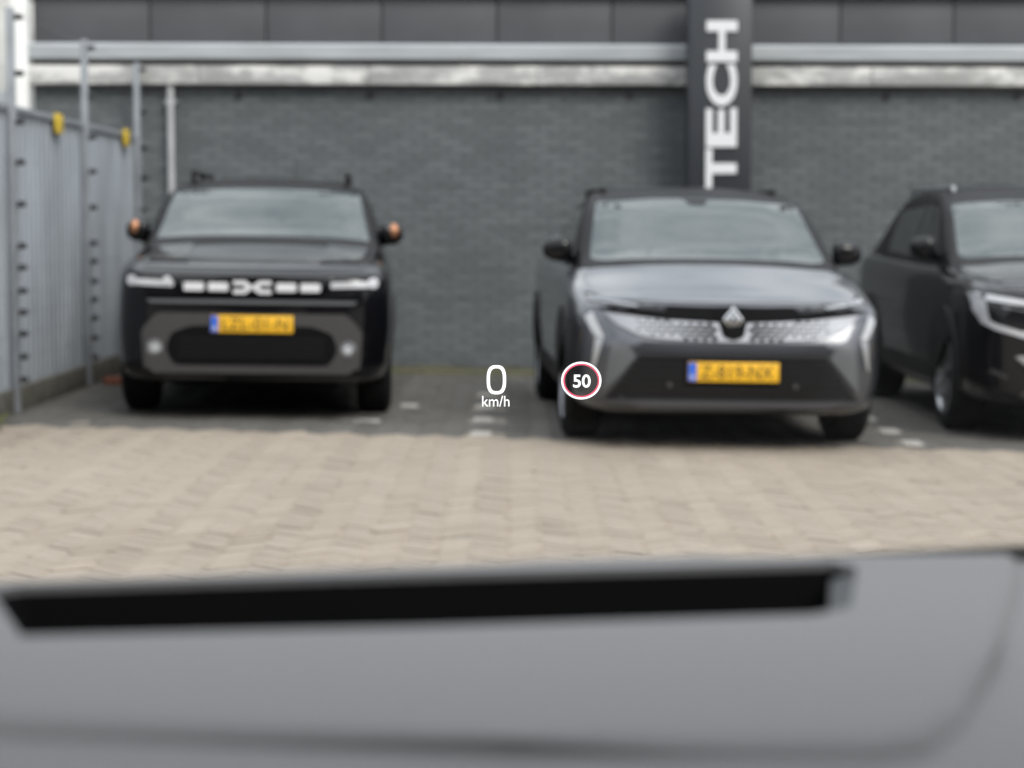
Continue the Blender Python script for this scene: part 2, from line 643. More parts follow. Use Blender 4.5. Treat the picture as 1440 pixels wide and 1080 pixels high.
box('roof_wall', (xc, 2.06, 2.93), (W - 0.02, 3.9, 0.7), 'cladding', bld)
for px in (340, 522, 703, 885, 1247, 1432):      # anchor bolts under the eaves
    x = (px - 720) / 3000 * WY
    tube('wall_anchor', (x, 0.02, 2.415), (x, -0.015, 2.415), 0.035, 'insulator', bld, 12)
dp = tube('downpipe', (-2.98, -0.07, 0.05), (-2.98, -0.07, 2.64), 0.031, 'pipe', bld, 14)
for z in (0.5, 1.5, 2.35):
    box('pipe_bracket', (-2.98, -0.045, z), (0.095, 0.09, 0.03), 'pipe', dp)

# tall dark sign against the wall, white letters running upwards
sg = empty('sign_pillar', (1.783, 18.4, gz(1.78)), (0, 0, 0))
tag(sg, 'tall charcoal sign pillar with white upright letters TECH against the brick wall', 'sign')
g0 = gz(1.78)
box('sign_panel', (0, 0.17, 1.67), (0.545, 0.34, 3.34), 'sign_panel', sg, bevel=0.012)
for ch, z0, z1 in (('T', 1.597, 1.932), ('E', 1.947, 2.279), ('C', 2.296, 2.65), ('H', 2.672, 3.02)):
    fit_text('letter', ch, 'sign_letter', sg, -0.122, 0.142, z0 - g0, z1 - g0, 0.0, 0.02, offset=0.035, up=True)

# white corner post and white house wall beyond the fence
tag(box('white_column', (-4.25, 18.62, 1.75), (0.145, 0.145, 3.5), 'white_paint', bevel=0.01),
    'white square column standing behind the metal fence at the end of the brick wall', 'column')
hs = empty('white_house', (-6.2, 20.4, 0))
tag(hs, 'white rendered house partly seen behind the metal fence', 'house')
box('wall', (0, 1.5, 1.75), (3.6, 3.0, 3.7), 'white_render', hs)
for z in (2.35, 2.95):
    wn = box('window', (0.85, -0.012, z), (0.62, 0.03, 0.42), 'white_paint', hs)
    box('pane', (0.85, -0.034, z), (0.5, 0.02, 0.3), 'glass_side', wn)
box('roof', (0, 1.5, 3.66), (3.9, 3.3, 0.12), 'cladding', hs)

# unseen dark block added behind the driver to darken what the car fronts mirror
fbk = empty('added_dark_building', (0, -12.0, 0))
tag(fbk, 'unseen dark brown block added behind the camera to darken the car reflections', 'building')
box('wall', (0, -4.0, 3.0), (44, 8.0, 7.2), 'added_dark_brick', fbk)
for zf in (1.6, 4.6):
    for k in range(-9, 10):
        wn = box('window', (k * 2.2, 0.02, zf), (1.5, 0.07, 1.5), 'cladding', fbk)
        box('pane', (k * 2.2, 0.06, zf), (1.38, 0.03, 1.38), 'glass_side', wn)
box('roof', (0, -4.0, 6.66), (44.4, 8.4, 0.16), 'cladding', fbk)

# ------------------------------------------------------------------ galvanised fence on the left
FX = -3.28
PY = [11.6, 13.86, 16.24, 18.5]
fz = gz(FX)
fn = empty('metal_fence', (FX, 15.2, fz))
tag(fn, 'galvanised corrugated sheet fence with wire insulator posts beside the parking bays', 'fence')
oy = -15.2


def loc(x, y, z):
    return (x - FX, y + oy, z)


for k, y in enumerate(PY):
    box('post', loc(FX + 0.05, y, 1.31), (0.05, 0.05, 2.62), 'galv_post', fn, bevel=0.006)
for k in range(3):
    ya, yb = PY[k] + 0.035, PY[k + 1] - 0.035
    bm = bmesh.new()
    n_ = int(round((yb - ya) / 0.14))
    pitch = (yb - ya) / n_
    ys = []
    for q in range(n_):
        for fr_, dx in ((0, 0), (0.42, 0), (0.52, 0.022), (0.9, 0.022), (1.0, 0)):
            if fr_ < 1.0 or q == n_ - 1:
                ys.append((ya + (q + fr_) * pitch, dx))
    rowsF = [[bm.verts.new(loc(FX + dx - back, y, zz)) for zz in (0.16, 1.96)] for back in (0.0, 0.003) for y, dx in ys]
    nn = len(ys)
    for q in range(nn - 1):
        f0, f1, b0, b1 = rowsF[q], rowsF[q + 1], rowsF[nn + q], rowsF[nn + q + 1]
        bm.faces.new((f0[0], f1[0], f1[1], f0[1]))
        bm.faces.new((b0[0], b0[1], b1[1], b1[0]))
        bm.faces.new((f0[0], b0[0], b1[0], f1[0]))
        bm.faces.new((f0[1], f1[1], b1[1], b0[1]))
    obj('corrugated_panel', bm, 'galv', fn)
    box('top_rail', loc(FX + 0.012, (ya + yb) / 2, 1.98), (0.06, yb - ya, 0.045), 'galv_post', fn, bevel=0.005)
    box('gravel_board', loc(FX + 0.012, (ya + yb) / 2, 0.055), (0.07, yb - ya, 0.21), 'plinth', fn, bevel=0.01)
HZ = [0.22, 0.37, 0.52, 0.66, 0.8, 0.95, 1.09, 1.36, 1.63, 1.89, 2.2, 2.56]
for y in PY:
    for z in HZ:
        bm = bmesh.new()
        add_tube(bm, loc(FX + 0.08, y, z), loc(FX + 0.13, y, z), 0.02, 8)
        add_tube(bm, loc(FX + 0.1, y - 0.035, z), loc(FX + 0.1, y + 0.035, z), 0.014, 8)
        obj('insulator', bm, 'insulator', fn)
for z in HZ:
    tube('wire', loc(FX + 0.135, PY[0], z), loc(FX + 0.135, PY[-1], z), 0.0014, 'wire', fn, 5)
for y, z in ((15.28, 1.945), (17.95, 1.955)):
    box('yellow_tag', loc(FX + 0.055, y, z), (0.012, 0.24, 0.14), 'tag_yellow', fn, bevel=0.004)
tag(box('garden_wall', (-5.3, 18.9, 1.2), (1.86, 0.12, 2.5), 'metal_band', bevel=0.01),
    'plain grey garden wall panel behind the corrugated fence, left of the white column', 'wall')

bm = bmesh.new()
for v in bmesh.ops.create_cube(bm, size=1.0)['verts']:
    v.co = Vector((v.co.x * 0.19, v.co.y * 0.1, v.co.z * 0.055)) + Vector((random.gauss(0, .006), random.gauss(0, .006), random.gauss(0, .005)))
bmesh.ops.bevel(bm, geom=bm.edges[:], offset=0.006, segments=1)
o = obj('loose_brick', bm, 'brick_red')
o.location = (-3.06, 16.45, gz(-3.06) + 0.028)
o.rotation_euler = (0, 0.02, 0.35)
tag(o, 'reddish loose brick lying on the bay paving at the foot of the fence', 'brick')

wd = empty('weed_plant', (-3.1, 12.72, gz(-3.1)))
tag(wd, 'small yellow green weed growing at the fence foot on the beige paving', 'plant')
for k in range(16):
    bm = bmesh.new()
    a = k * 2.4
    ln = random.uniform(0.07, 0.15)
    up = random.uniform(0.35, 1.2)
    pts = []
    for q in range(5):
        s = q / 4
        rr = ln * s * math.cos(up * (1 - 0.5 * s))
        zz = ln * s * math.sin(up * (1 - 0.4 * s)) + 0.004
        wd_ = 0.014 * math.sin(math.pi * min(0.98, s * 0.9 + 0.1))
        px, py = math.cos(a) * rr, math.sin(a) * rr
        pts.append((bm.verts.new((px - math.sin(a) * wd_, py + math.cos(a) * wd_, zz)), bm.verts.new((px, py, zz - 0.004)),
                    bm.verts.new((px + math.sin(a) * wd_, py - math.cos(a) * wd_, zz))))
    for q in range(4):
        for h_ in (0, 1):
            bm.faces.new((pts[q][h_], pts[q][h_ + 1], pts[q + 1][h_ + 1], pts[q + 1][h_]))
    obj('leaf', bm, 'leaf', wd, smooth=True)


# ------------------------------------------------------------------ cars
def pchip(xs, ys, q):
    xs, ys, q = np.asarray(xs, float), np.asarray(ys, float), np.asarray(q, float)
    h = np.diff(xs)
    d = np.diff(ys) / h
    mm = np.zeros_like(ys)
    mm[0], mm[-1] = d[0], d[-1]
    for k in range(1, len(xs) - 1):
        if d[k - 1] * d[k] > 0:
            w1, w2 = 2 * h[k] + h[k - 1], h[k] + 2 * h[k - 1]
            mm[k] = (w1 + w2) / (w1 / d[k - 1] + w2 / d[k])
    idx = np.clip(np.searchsorted(xs, q) - 1, 0, len(h) - 1)
    t_ = (q - xs[idx]) / h[idx]
    return ((2 * t_**3 - 3 * t_**2 + 1) * ys[idx] + (t_**3 - 2 * t_**2 + t_) * h[idx] * mm[idx]
            + (-2 * t_**3 + 3 * t_**2) * ys[idx + 1] + (t_**3 - t_**2) * h[idx] * mm[idx + 1])


def resample(pts, n_, rnd=0.35):
    """round the corners of a polyline (x,z) and resample evenly by corner"""
    P = [np.array(p, float) for p in pts]
    outp = [P[0]]
    for k in range(1, len(P) - 1):
        a, c, d = P[k - 1], P[k], P[k + 1]
        p0, p1 = c + (a - c) * rnd, c + (d - c) * rnd
        for s in np.linspace(0, 1, n_):
            outp.append((1 - s)**2 * p0 + 2 * s * (1 - s) * c + s * s * p1)
    outp.append(P[-1])
    return outp


def loft(rings, front=True, bulge=0.012):
    """rings: list of (y, half profile [(x,z)] from bottom centre to top centre); returns closed bmesh"""
    bm_ = bmesh.new()
    full = []
    for y, h in rings:
        pr = [(x, z) for x, z in h] + [(-x, z) for x, z in h[-2:0:-1]]
        full.append((y, pr))

    def ring_at(y, pr):
        return [bm_.verts.new((x, y, z)) for x, z in pr]

    rows = []
    for end in (0, -1):
        y, pr = full[end]
        zc = sum(p[1] for p in pr) / len(pr)
        caps = []
        sgn = -1 if end == 0 else 1
        for k in (0.86, 0.7, 0.5, 0.25):
            caps.append((y + sgn * bulge * (1 - k * k), [(x * k, zc + (z - zc) * k) for x, z in pr]))
        if end == 0:
            rows = [ring_at(*c_) for c_ in caps[::-1]] + [ring_at(*f_) for f_ in full]
        else:
            rows += [ring_at(*c_) for c_ in caps]
    n_ = len(rows[0])
    for a, b_ in zip(rows[:-1], rows[1:]):
        for k in range(n_):
            j = (k + 1) % n_
            bm_.faces.new((a[k], a[j], b_[j], b_[k]))
    for rw in (rows[0], rows[-1]):
        bm_.faces.new(rw)
    bmesh.ops.recalc_face_normals(bm_, faces=bm_.faces)
    return bm_


def body_bm(tab):
    T = np.array(tab, float)
    ys = np.unique(np.concatenate([np.linspace(T[0, 0], T[0, 0] + 0.5, 16), np.linspace(T[0, 0] + 0.5, T[-1, 0] - 0.3, 30),
                                   np.linspace(T[-1, 0] - 0.3, T[-1, 0], 8)]))
    cols = [pchip(T[:, 0], T[:, k], ys) for k in range(1, T.shape[1])]
    rings = []
    for i, y in enumerate(ys):
        w_, zb, ws, zs, wt, zt, zc = [c_[i] for c_ in cols]
        zm = zb + (zs - zb) * 0.5
        h = [(0, zb), (w_ * 0.8, zb), (w_ * 0.965, zb + 0.05), (w_, zm), (ws, zs), (wt, zt), (wt * 0.55, zt + (zc - zt) * 0.78), (wt * 0.25, zc - (zc - zt) * 0.02), (0, zc)]
        rings.append((y, resample(h, 4)))
    return loft(rings)


def cabin_bm(tab):
    T = np.array(tab, float)
    ys = np.linspace(T[0, 0], T[-1, 0], 46)
    cols = [pchip(T[:, 0], T[:, k], ys) for k in range(1, T.shape[1])]
    rings = []
    for i, y in enumerate(ys):
        wb, zb, wr, zr, zc = [c_[i] for c_ in cols]
        h = [(0, zb - 0.12), (wb * 0.97, zb - 0.12), (wb, zb), ((wb + wr) / 2 + 0.012, (zb + zr) / 2), (wr, zr), (wr * 0.68, zr + (zc - zr) * 0.72), (wr * 0.28, zc - (zc - zr) * 0.02), (0, zc)]
        rings.append((y, resample(h, 4, 0.3)))
    return loft(rings, bulge=0.0)


def bvh_of(bm_list):
    vs, fs = [], []
    for b_ in bm_list:
        off = len(vs)
        b_.verts.index_update()
        vs += [v.co.copy() for v in b_.verts]
        fs += [[v.index + off for v in f.verts] for f in b_.faces]
    return BVHTree.FromPolygons(vs, fs)


AX = {'F': (Vector((0, 1, 0)), lambda p: Vector((p[0], -4, p[1]))),
      'T': (Vector((0, 0, -1)), lambda p: Vector((p[0], p[1], 4))),
      'L': (Vector((1, 0, 0)), lambda p: Vector((-3, p[0], p[1]))),
      'R': (Vector((-1, 0, 0)), lambda p: Vector((3, p[0], p[1])))}


def drape(name, poly, tree, axis, off, material, parent, step=0.05, sink=0.012, sharp=40):
    """a panel cut to the outline poly and laid onto the car surface, standing off mm proud of it"""
    d, org = AX[axis]
    bm_ = bmesh.new()
    vs = [bm_.verts.new((p[0], p[1], 0)) for p in poly]
    f = bm_.faces.new(vs)
    bmesh.ops.triangulate(bm_, faces=[f])
    P = np.array(poly)
    for ax in (0, 1):
        lo, hi = P[:, ax].min(), P[:, ax].max()
        k = math.floor(lo / step) + 1
        while k * step < hi - 1e-4:
            co, no = [0, 0, 0], [0, 0, 0]
            co[ax] = k * step + 1e-5
            no[ax] = 1
            bmesh.ops.bisect_plane(bm_, geom=bm_.verts[:] + bm_.edges[:] + bm_.faces[:], plane_co=co, plane_no=no)
            k += 1
    bmesh.ops.dissolve_limit(bm_, angle_limit=1e-4, verts=[], edges=[])
    faces = bm_.faces[:]
    old = bm_.verts[:]
    r_ = bmesh.ops.extrude_face_region(bm_, geom=faces)
    new = [v for v in r_['geom'] if isinstance(v, bmesh.types.BMVert)]
    newset = set(new)
    cache = {}

    def hit(v):
        key = (round(v.co.x, 6), round(v.co.y, 6))
        if key not in cache:
            o_ = org(key)
            h_ = tree.ray_cast(o_, d, 12)
            if h_[0] is None and axis == 'F':        # outline reaches past the silhouette: pull it in to the edge
                for q_ in range(1, 14):
                    h_ = tree.ray_cast(org((key[0] * (1 - 0.01 * q_), key[1] - 0.003 * q_)), d, 12)
                    if h_[0] is not None:
                        break
            if h_[0] is None:
                n_ = tree.find_nearest(o_ + d * 4)
                h0 = n_[0]
                if axis == 'F':
                    h0 = Vector((key[0], h0.y, key[1]))
                elif axis == 'T':
                    h0 = Vector((key[0], key[1], h0.z))
                else:
                    h0 = Vector((h0.x, key[0], key[1]))
                cache[key] = h0
            else:
                cache[key] = h_[0]
        return cache[key]
    pos = {}
    for v in bm_.verts:
        h_ = hit(v)
        pos[v] = h_ - d * off if v in newset else h_ + d * sink
    for v, p in pos.items():
        v.co = p
    return smooth_angle(obj(name, bm_, material, parent), sharp)


def mir(poly):
    return [(-p[0], p[1]) for p in poly][::-1]


def rounded(poly, r_=0.02, n_=4):
    outp = []
    m_ = len(poly)
    for k in range(m_):
        a, c, d = (np.array(poly[q % m_], float) for q in (k - 1, k, k + 1))
        la, ld = np.linalg.norm(a - c), np.linalg.norm(d - c)
        p0 = c + (a - c) * min(r_ / la, 0.45)
        p1 = c + (d - c) * min(r_ / ld, 0.45)
        for s in np.linspace(0, 1, n_):
            outp.append(tuple((1 - s)**2 * p0 + 2 * s * (1 - s) * c + s * s * p1))
    return outp


def rect(x0, x1, z0, z1, r_=0.0):
    p = [(x0, z0), (x1, z0), (x1, z1), (x0, z1)]
    return rounded(p, r_) if r_ else p


def disc(cx, cz, r_, n_=16):
    return [(cx + r_ * math.cos(a), cz + r_ * math.sin(a)) for a in np.linspace(0, 2 * math.pi, n_, endpoint=False)]


def lathe_x(bm_, prof, n_=40, closed=True):
    """revolve (x, r) profile round the X axis"""
    rows = []
    for k in range(n_):
        a = 2 * math.pi * k / n_
        rows.append([bm_.verts.new((x, r_ * math.cos(a), r_ * math.sin(a))) for x, r_ in prof])
    m_ = len(prof)
    for k in range(n_):
        a, b_ = rows[k], rows[(k + 1) % n_]
        for q in range(m_ if closed else m_ - 1):
            j = (q + 1) % m_
            bm_.faces.new((a[q], a[j], b_[j], b_[q]))


def wheel_meshes(rad, wid, rim, material, spokes):
    bm_ = bmesh.new()
    h = wid / 2
    lathe_x(bm_, [(-h + .01, rim), (-h - .004, (rim + rad) / 2), (-h + .012, rad - .022), (-h + .035, rad - .002), (h - .035, rad - .002),
                  (h - .012, rad - .022), (h + .004, (rim + rad) / 2), (h - .01, rim)])
    tyre = bpy.data.meshes.new('tyre')
    bmesh.ops.recalc_face_normals(bm_, faces=bm_.faces)
    bm_.to_mesh(tyre)
    bm_.free()
    tyre.materials.append(MATS['rubber'])
    bm_ = bmesh.new()
    lathe_x(bm_, [(-h + .012, rim + .002), (-h + .004, rim - .012), (-h + .03, rim - .03), (h - .01, rim - .03), (h - .01, rim + .002)])
    lathe_x(bm_, [(-0.02, 0.001), (-0.02, rim - .02), (-0.012, rim - .02), (-0.012, 0.001)], 32)
    for k in range(spokes):
        rot = Matrix.Rotation(2 * math.pi * k / spokes, 4, 'X')
        b3 = bmesh.new()
        vs = [(-h + .016, -.03, .05), (-h + .016, .03, .05), (-h + .01, .042, rim - .02), (-h + .01, -.042, rim - .02)]
        lo = [b3.verts.new(v) for v in vs]
        hi = [b3.verts.new((v[0] + .03, v[1], v[2])) for v in vs]
        b3.faces.new(lo)
        b3.faces.new(hi[::-1])
        for q in range(4):
            b3.faces.new((lo[q], lo[(q + 1) % 4], hi[(q + 1) % 4], hi[q]))
        b3.transform(rot)
        tmp = bpy.data.meshes.new('t')
        b3.to_mesh(tmp)
        b3.free()
        bm_.from_mesh(tmp)
        bpy.data.meshes.remove(tmp)
    lathe_x(bm_, [(-h + .008, 0.001), (-h + .008, .05), (-h + .02, .07), (0, .07), (0, 0.001)], 20)
    rm = bpy.data.meshes.new('rim')
    bmesh.ops.recalc_face_normals(bm_, faces=bm_.faces)
    bm_.to_mesh(rm)
    bm_.free()
    rm.materials.append(MATS[material])
    for me_ in (tyre, rm):
        for p in me_.polygons:
            p.use_smooth = True
        me_.set_sharp_from_angle(angle=R(38))
    return tyre, rm


def cut_wells(bm_, wells, rad, xin):
    me_ = bpy.data.meshes.new('tmp_body')
    bm_.to_mesh(me_)
    o = bpy.data.objects.new('tmp_body', me_)
    C.objects.link(o)
    bc = bmesh.new()
    for y, z in wells:
        for s in (-1, 1):
            add_tube(bc, (s * xin, y, z), (s * 1.2, y, z), rad, 32)
    cm = bpy.data.meshes.new('tmp_cut')
    bmesh.ops.recalc_face_normals(bc, faces=bc.faces)
    bc.to_mesh(cm)
    bc.free()
    co = bpy.data.objects.new('tmp_cut', cm)
    C.objects.link(co)
    md = o.modifiers.new('b', 'BOOLEAN')
    md.operation = 'DIFFERENCE'
    md.solver = 'EXACT'
    md.object = co
    dg = bpy.context.evaluated_depsgraph_get()
    res = bpy.data.meshes.new_from_object(o.evaluated_get(dg))
    bpy.data.objects.remove(o)
    bpy.data.objects.remove(co)
    return res


def grow(poly, cx, cz, d):
    return [(x + math.copysign(d * 0.9, x) if abs(x) > 0.5 else x, z + math.copysign(d, z - cz)) for x, z in poly]


class Car:
    def __init__(self, name, label, pos, yaw, body_tab, cabin_tab, paint, roof_paint, wheels, wheel_spec, group='cars parked against the brick wall'):
        x, y = pos
        self.root = empty(name, (x, y, gz(x)), (0, TILT, yaw))
        tag(self.root, label, 'car', group)
        bb = body_bm(body_tab)
        cb = cabin_bm(cabin_tab)
        self.tb = bvh_of([bb])
        self.tc = bvh_of([cb])
        self.tall = bvh_of([bb, cb])
        rad, wid, rim, rmat, spokes = wheel_spec
        xin = 0.58
        res = cut_wells(bb, [(wy, rad + 0.01) for wy in wheels], rad + 0.035, xin)
        bb.free()
        res.name = 'body'
        res.materials.clear()
        self.body = smooth_angle(obj('body', res, paint, self.root), 32)
        self.cabin = smooth_angle(obj('cabin', cb, roof_paint, self.root), 40)
        self.wheels, self.rad = wheels, rad
        ty, rm = wheel_meshes(rad, wid, rim, rmat, spokes)
        hw = max(r_[1] for r_ in body_tab) - wid / 2 - 0.015
        for wy in wheels:
            for s in (-1, 1):
                we = empty('wheel', (s * hw, wy, rad), (0, 0, 0 if s < 0 else math.pi))
                we.parent = self.root
                for nm, me_ in (('tyre', ty), ('rim', rm)):
                    o = bpy.data.objects.new(nm, me_)
                    C.objects.link(o)
                    o.parent = we
        self.arches()

    def arches(self):
        for wy in self.wheels:
            a = np.linspace(R(-12), R(192), 22)
            ro, ri = self.rad + 0.085, self.rad + 0.034
            poly = [(wy + ro * math.cos(t_), self.rad + 0.01 + ro * math.sin(t_)) for t_ in a] + \
                   [(wy + ri * math.cos(t_), self.rad + 0.01 + ri * math.sin(t_)) for t_ in a[::-1]]
            for ax in 'LR':
                drape('wheel_arch', poly, self.tb, ax, 0.014, 'plastic_black', self.root, 0.09)
        y0, y1 = self.wheels[0] + self.rad + 0.09, self.wheels[1] - self.rad - 0.09
        for ax in 'LR':
            drape('sill_cladding', rect(y0, y1, 0.3, 0.42), self.tb, ax, 0.012, 'plastic_black', self.root, 0.12)

    def F(self, name, poly, off, material, parent=None, both=False, step=0.05, sink=0.012, tree=None):
        p = parent or self.root
        o = drape(name, poly, tree or self.tb, 'F', off, material, p, step, sink)
        if both:
            o2 = drape(name, mir(poly), tree or self.tb, 'F', off, material, p, step, sink)
            return o, o2
        return o

    def plate(self, zc, text, back=0.02):
        y = min((self.tb.ray_cast(Vector((x, -4, z_)), Vector((0, 1, 0)))[0] or Vector((0, 0, 0))).y
                for x in (-.25, 0, .25) for z_ in (zc - .05, zc + .05)) - back
        pl = box('number_plate', (0, y, zc), (0.52, 0.008, 0.11), 'plate_yellow', self.root, bevel=0.003)
        box('plate_holder', (0, y + 0.02, zc), (0.535, 0.03, 0.124), 'plastic_black', self.root, bevel=0.004)
        bl = box('blue_band', (-0.235, y - 0.0058, zc), (0.046, 0.002, 0.102), 'plate_blue', pl)
        fit_text('country_letters', 'NL', 'white_trim', pl, -0.249, -0.221, zc - 0.04, zc - 0.015, y - 0.0068, 0.001, 0.02)
        if text:
            fit_text('plate_characters', text, 'plate_ink', pl, -0.185, 0.225, zc - 0.038, zc + 0.038, y - 0.0042, 0.0015, -0.004)

    def mirror(self, y, z, xw, cap, folded=0.0, wid=0.2, hgt=0.15):
        for s in (-1, 1):
            bm_ = bmesh.new()
            bmesh.ops.create_uvsphere(bm_, u_segments=18, v_segments=12, radius=1.0)
            for v in bm_.verts:
                q = v.co
                f_ = lambda a_: math.copysign(abs(a_) ** 0.7, a_)
                v.co = (f_(q.x) * wid / 2, f_(q.y) * 0.07 * (1 if q.y < 0 else 0.5), f_(q.z) * hgt / 2 * (1 - 0.18 * q.x * s))
            bm_.transform(Matrix.Translation((s * xw, y, z)) @ Matrix.Rotation(s * folded, 4, 'Z'))
            mo = obj('side_mirror', bm_, 'gloss_black', self.root, smooth=True)
            bm_ = bmesh.new()
            add_tube(bm_, (s * (xw - wid * 0.72), y + 0.05, z - hgt * 0.42), (s * xw, y + 0.0, z - hgt * 0.34), 0.03, 8, 0.024)
            obj('mirror_stalk', bm_, 'gloss_black', mo, smooth=True)
            if cap:
                bm_ = bmesh.new()
                bmesh.ops.create_uvsphere(bm_, u_segments=14, v_segments=10, radius=1.0)
                for v in bm_.verts:
                    q = v.co
                    v.co = (q.x * wid * 0.22, q.y * 0.042, q.z * hgt * 0.36)
                bm_.transform(Matrix.Translation((s * (xw + 0.02), y - 0.042, z + 0.022)) @ Matrix.Rotation(s * (folded + 0.25), 4, 'Z'))
                obj('mirror_cap', bm_, cap, mo, smooth=True)

    def side_windows(self, polys):
        for p in polys:
            for ax in 'LR':
                drape('side_window', p, self.tc, ax, 0.003, 'glass_side', self.root, 0.15)

    def rails(self, y0, y1, x, z, material, r_=0.018, h=0.045):
        for s in (-1, 1):
            bm_ = bmesh.new()
            add_box(bm_, (s * x, (y0 + y1) / 2, z + h), (0.034, y1 - y0, 0.03), bevel=0.01)
            for y in (y0 + 0.06, (y0 + y1) / 2, y1 - 0.06):
                add_box(bm_, (s * x, y, z + h / 2 - 0.02), (0.03, 0.14, h + 0.03), bevel=0.006)
            obj('roof_rail', bm_, material, self.root)

    def wipers(self, y, z, k=1):
        for x0, x1 in ((-0.55, -0.02), (0.05, 0.62)):
            pass


# ---- black sport utility car with white slot grille -------------------------------------------------
d_body = [  # y, half width, bottom, shoulder half width, shoulder z, top edge half width, top edge z, centre z
    (0.00, 0.69, 0.27, 0.70, 0.80, 0.67, 0.905, 0.925),
    (0.05, 0.77, 0.25, 0.775, 0.85, 0.735, 0.95, 0.96),
    (0.15, 0.85, 0.24, 0.84, 0.90, 0.775, 0.985, 0.99),
    (0.35, 0.89, 0.23, 0.875, 0.95, 0.79, 1.02, 1.025),
    (0.80, 0.905, 0.22, 0.89, 0.99, 0.80, 1.06, 1.085),
    (1.25, 0.905, 0.22, 0.89, 1.02, 0.81, 1.095, 1.13),
    (2.20, 0.905, 0.22, 0.89, 1.04, 0.80, 1.09, 1.10),
    (4.00, 0.905, 0.26, 0.88, 1.08, 0.80, 1.12, 1.14),
    (4.28, 0.86, 0.33, 0.84, 1.06, 0.77, 1.10, 1.12),
    (4.34, 0.78, 0.42, 0.77, 0.98, 0.72, 1.03, 1.05)]
d_cab = [  # y, belt half width, belt z, roof edge half width, roof edge z, roof centre z
    (1.10, 0.82, 1.05, 0.775, 1.075, 1.105),
    (1.30, 0.825, 1.06, 0.775, 1.165, 1.195),
    (1.95, 0.825, 1.07, 0.70, 1.50, 1.54),
    (2.25, 0.825, 1.08, 0.665, 1.54, 1.582),
    (2.80, 0.81, 1.08, 0.615, 1.56, 1.605),
    (3.70, 0.81, 1.10, 0.61, 1.545, 1.59),
    (4.05, 0.79, 1.10, 0.62, 1.49, 1.52),
    (4.28, 0.76, 1.10, 0.70, 1.16, 1.18)]
suv = Car('parked_car', 'black off-roader with white slotted grille and copper mirror caps beside the metal fence', (-1.66, 13.54), R(3.6),
          d_body, d_cab, 'paint_black', 'roof_black', (0.86, 3.517), (0.355, 0.225, 0.235, 'rim_dark', 5))
c = suv
wpoly = [(-0.735, 1.135), (-0.4, 1.115), (0, 1.11), (0.4, 1.115), (0.735, 1.135), (0.655, 1.485), (0.3, 1.51), (0, 1.515), (-0.3, 1.51), (-0.655, 1.485)]
c.F('windscreen_frame', rounded(grow(wpoly, 0, 1.3, 0.028), 0.03), 0.002, 'plastic_black', tree=c.tc, step=0.06)
c.F('windscreen', rounded(wpoly, 0.03),
    0.006, 'glass_dark', tree=c.tc, step=0.06)
drape('bonnet', [(-0.70, 0.13), (-0.4, 0.095), (0, 0.085), (0.4, 0.095), (0.70, 0.13), (0.77, 0.5), (0.775, 1.12), (-0.775, 1.12), (-0.77, 0.5)], c.tb, 'T', 0.006, 'paint_black', c.root, 0.06)
for s in (-1, 1):
    drape('bonnet_ridge', [(s * 0.42, 0.22), (s * 0.68, 0.25), (s * 0.74, 1.08), (s * 0.46, 1.08)], c.tb, 'T', 0.018, 'paint_black', c.root, 0.06)
drape('scuttle', rect(-0.74, 0.74, 1.125, 1.24, 0.02), c.tall, 'T', 0.01, 'plastic_black', c.root, 0.06)
c.F('grille_panel', rounded([(-0.485, 0.775), (0.485, 0.775), (0.475, 0.925), (-0.475, 0.925)], 0.02), 0.006, 'gloss_black')
for x0 in (-0.43, -0.277, 0.152, 0.305):
    c.F('grille_slot', rect(x0 - 0.002, x0 + 0.125, 0.832, 0.885, 0.012), 0.014, 'white_trim')
for s in (-1, 1):                                # linked two-letter badge
    P = [(0.004, 0.872), (0.022, 0.878), (0.042, 0.898), (0.120, 0.898), (0.120, 0.871), (0.055, 0.871), (0.040, 0.857), (0.055, 0.843), (0.120, 0.843), (0.120, 0.816), (0.042, 0.816), (0.022, 0.836), (0.004, 0.842)]
    c.F('emblem', P if s > 0 else mir(P), 0.022, 'white_trim')
hl = [(-0.80, 0.815), (-0.49, 0.805), (-0.487, 0.925), (-0.80, 0.935)]
for h_ in c.F('headlight', rounded(hl, 0.02), 0.008, 'lamp_dark', both=True):
    pass
bars = [(-0.785, 0.865), (-0.495, 0.855), (-0.495, 0.895), (-0.785, 0.905)]
c.F('light_bar', rounded(bars, 0.012), 0.016, 'drl_lit', both=True)
c.F('lamp_projector', disc(-0.765, 0.893, 0.034), 0.022, 'drl_lit', both=True)
c.F('lamp_projector', disc(-0.535, 0.89, 0.03), 0.022, 'drl_lit')
c.F('bumper_ridge_highlight', rounded([(-0.64, 0.752), (0.64, 0.752), (0.67, 0.775), (-0.67, 0.775)], 0.008), 0.012, 'panel_grey')  # sky light on the ridge's upward ledge, put into a lighter grey strip
c.F('bumper_insert', rounded([(-0.685, 0.335), (0.685, 0.335), (0.70, 0.58), (0.60, 0.69), (-0.60, 0.69), (-0.70, 0.58)], 0.03), 0.016, 'plastic_taupe')
c.F('lower_grille', rounded([(-0.49, 0.362), (0.49, 0.362), (0.545, 0.46), (0.51, 0.565), (0.38, 0.612), (-0.38, 0.612), (-0.51, 0.565), (-0.545, 0.46)], 0.04), 0.02, 'mesh_black')
for z in (0.42, 0.455, 0.49, 0.525):
    c.F('grille_bar', rect(-0.46, 0.46, z, z + 0.008), 0.024, 'plastic_black', step=0.1)
c.F('fog_light', disc(-0.612, 0.472, 0.05), 0.022, 'lamp_lens', both=True)
c.F('fog_bulb', disc(-0.608, 0.468, 0.028), 0.028, 'lamp_grey', both=True)
c.F('skid_plate', rounded([(-0.62, 0.31), (0.62, 0.31), (0.66, 0.352), (-0.66, 0.352)], 0.01), 0.024, 'plastic_taupe')
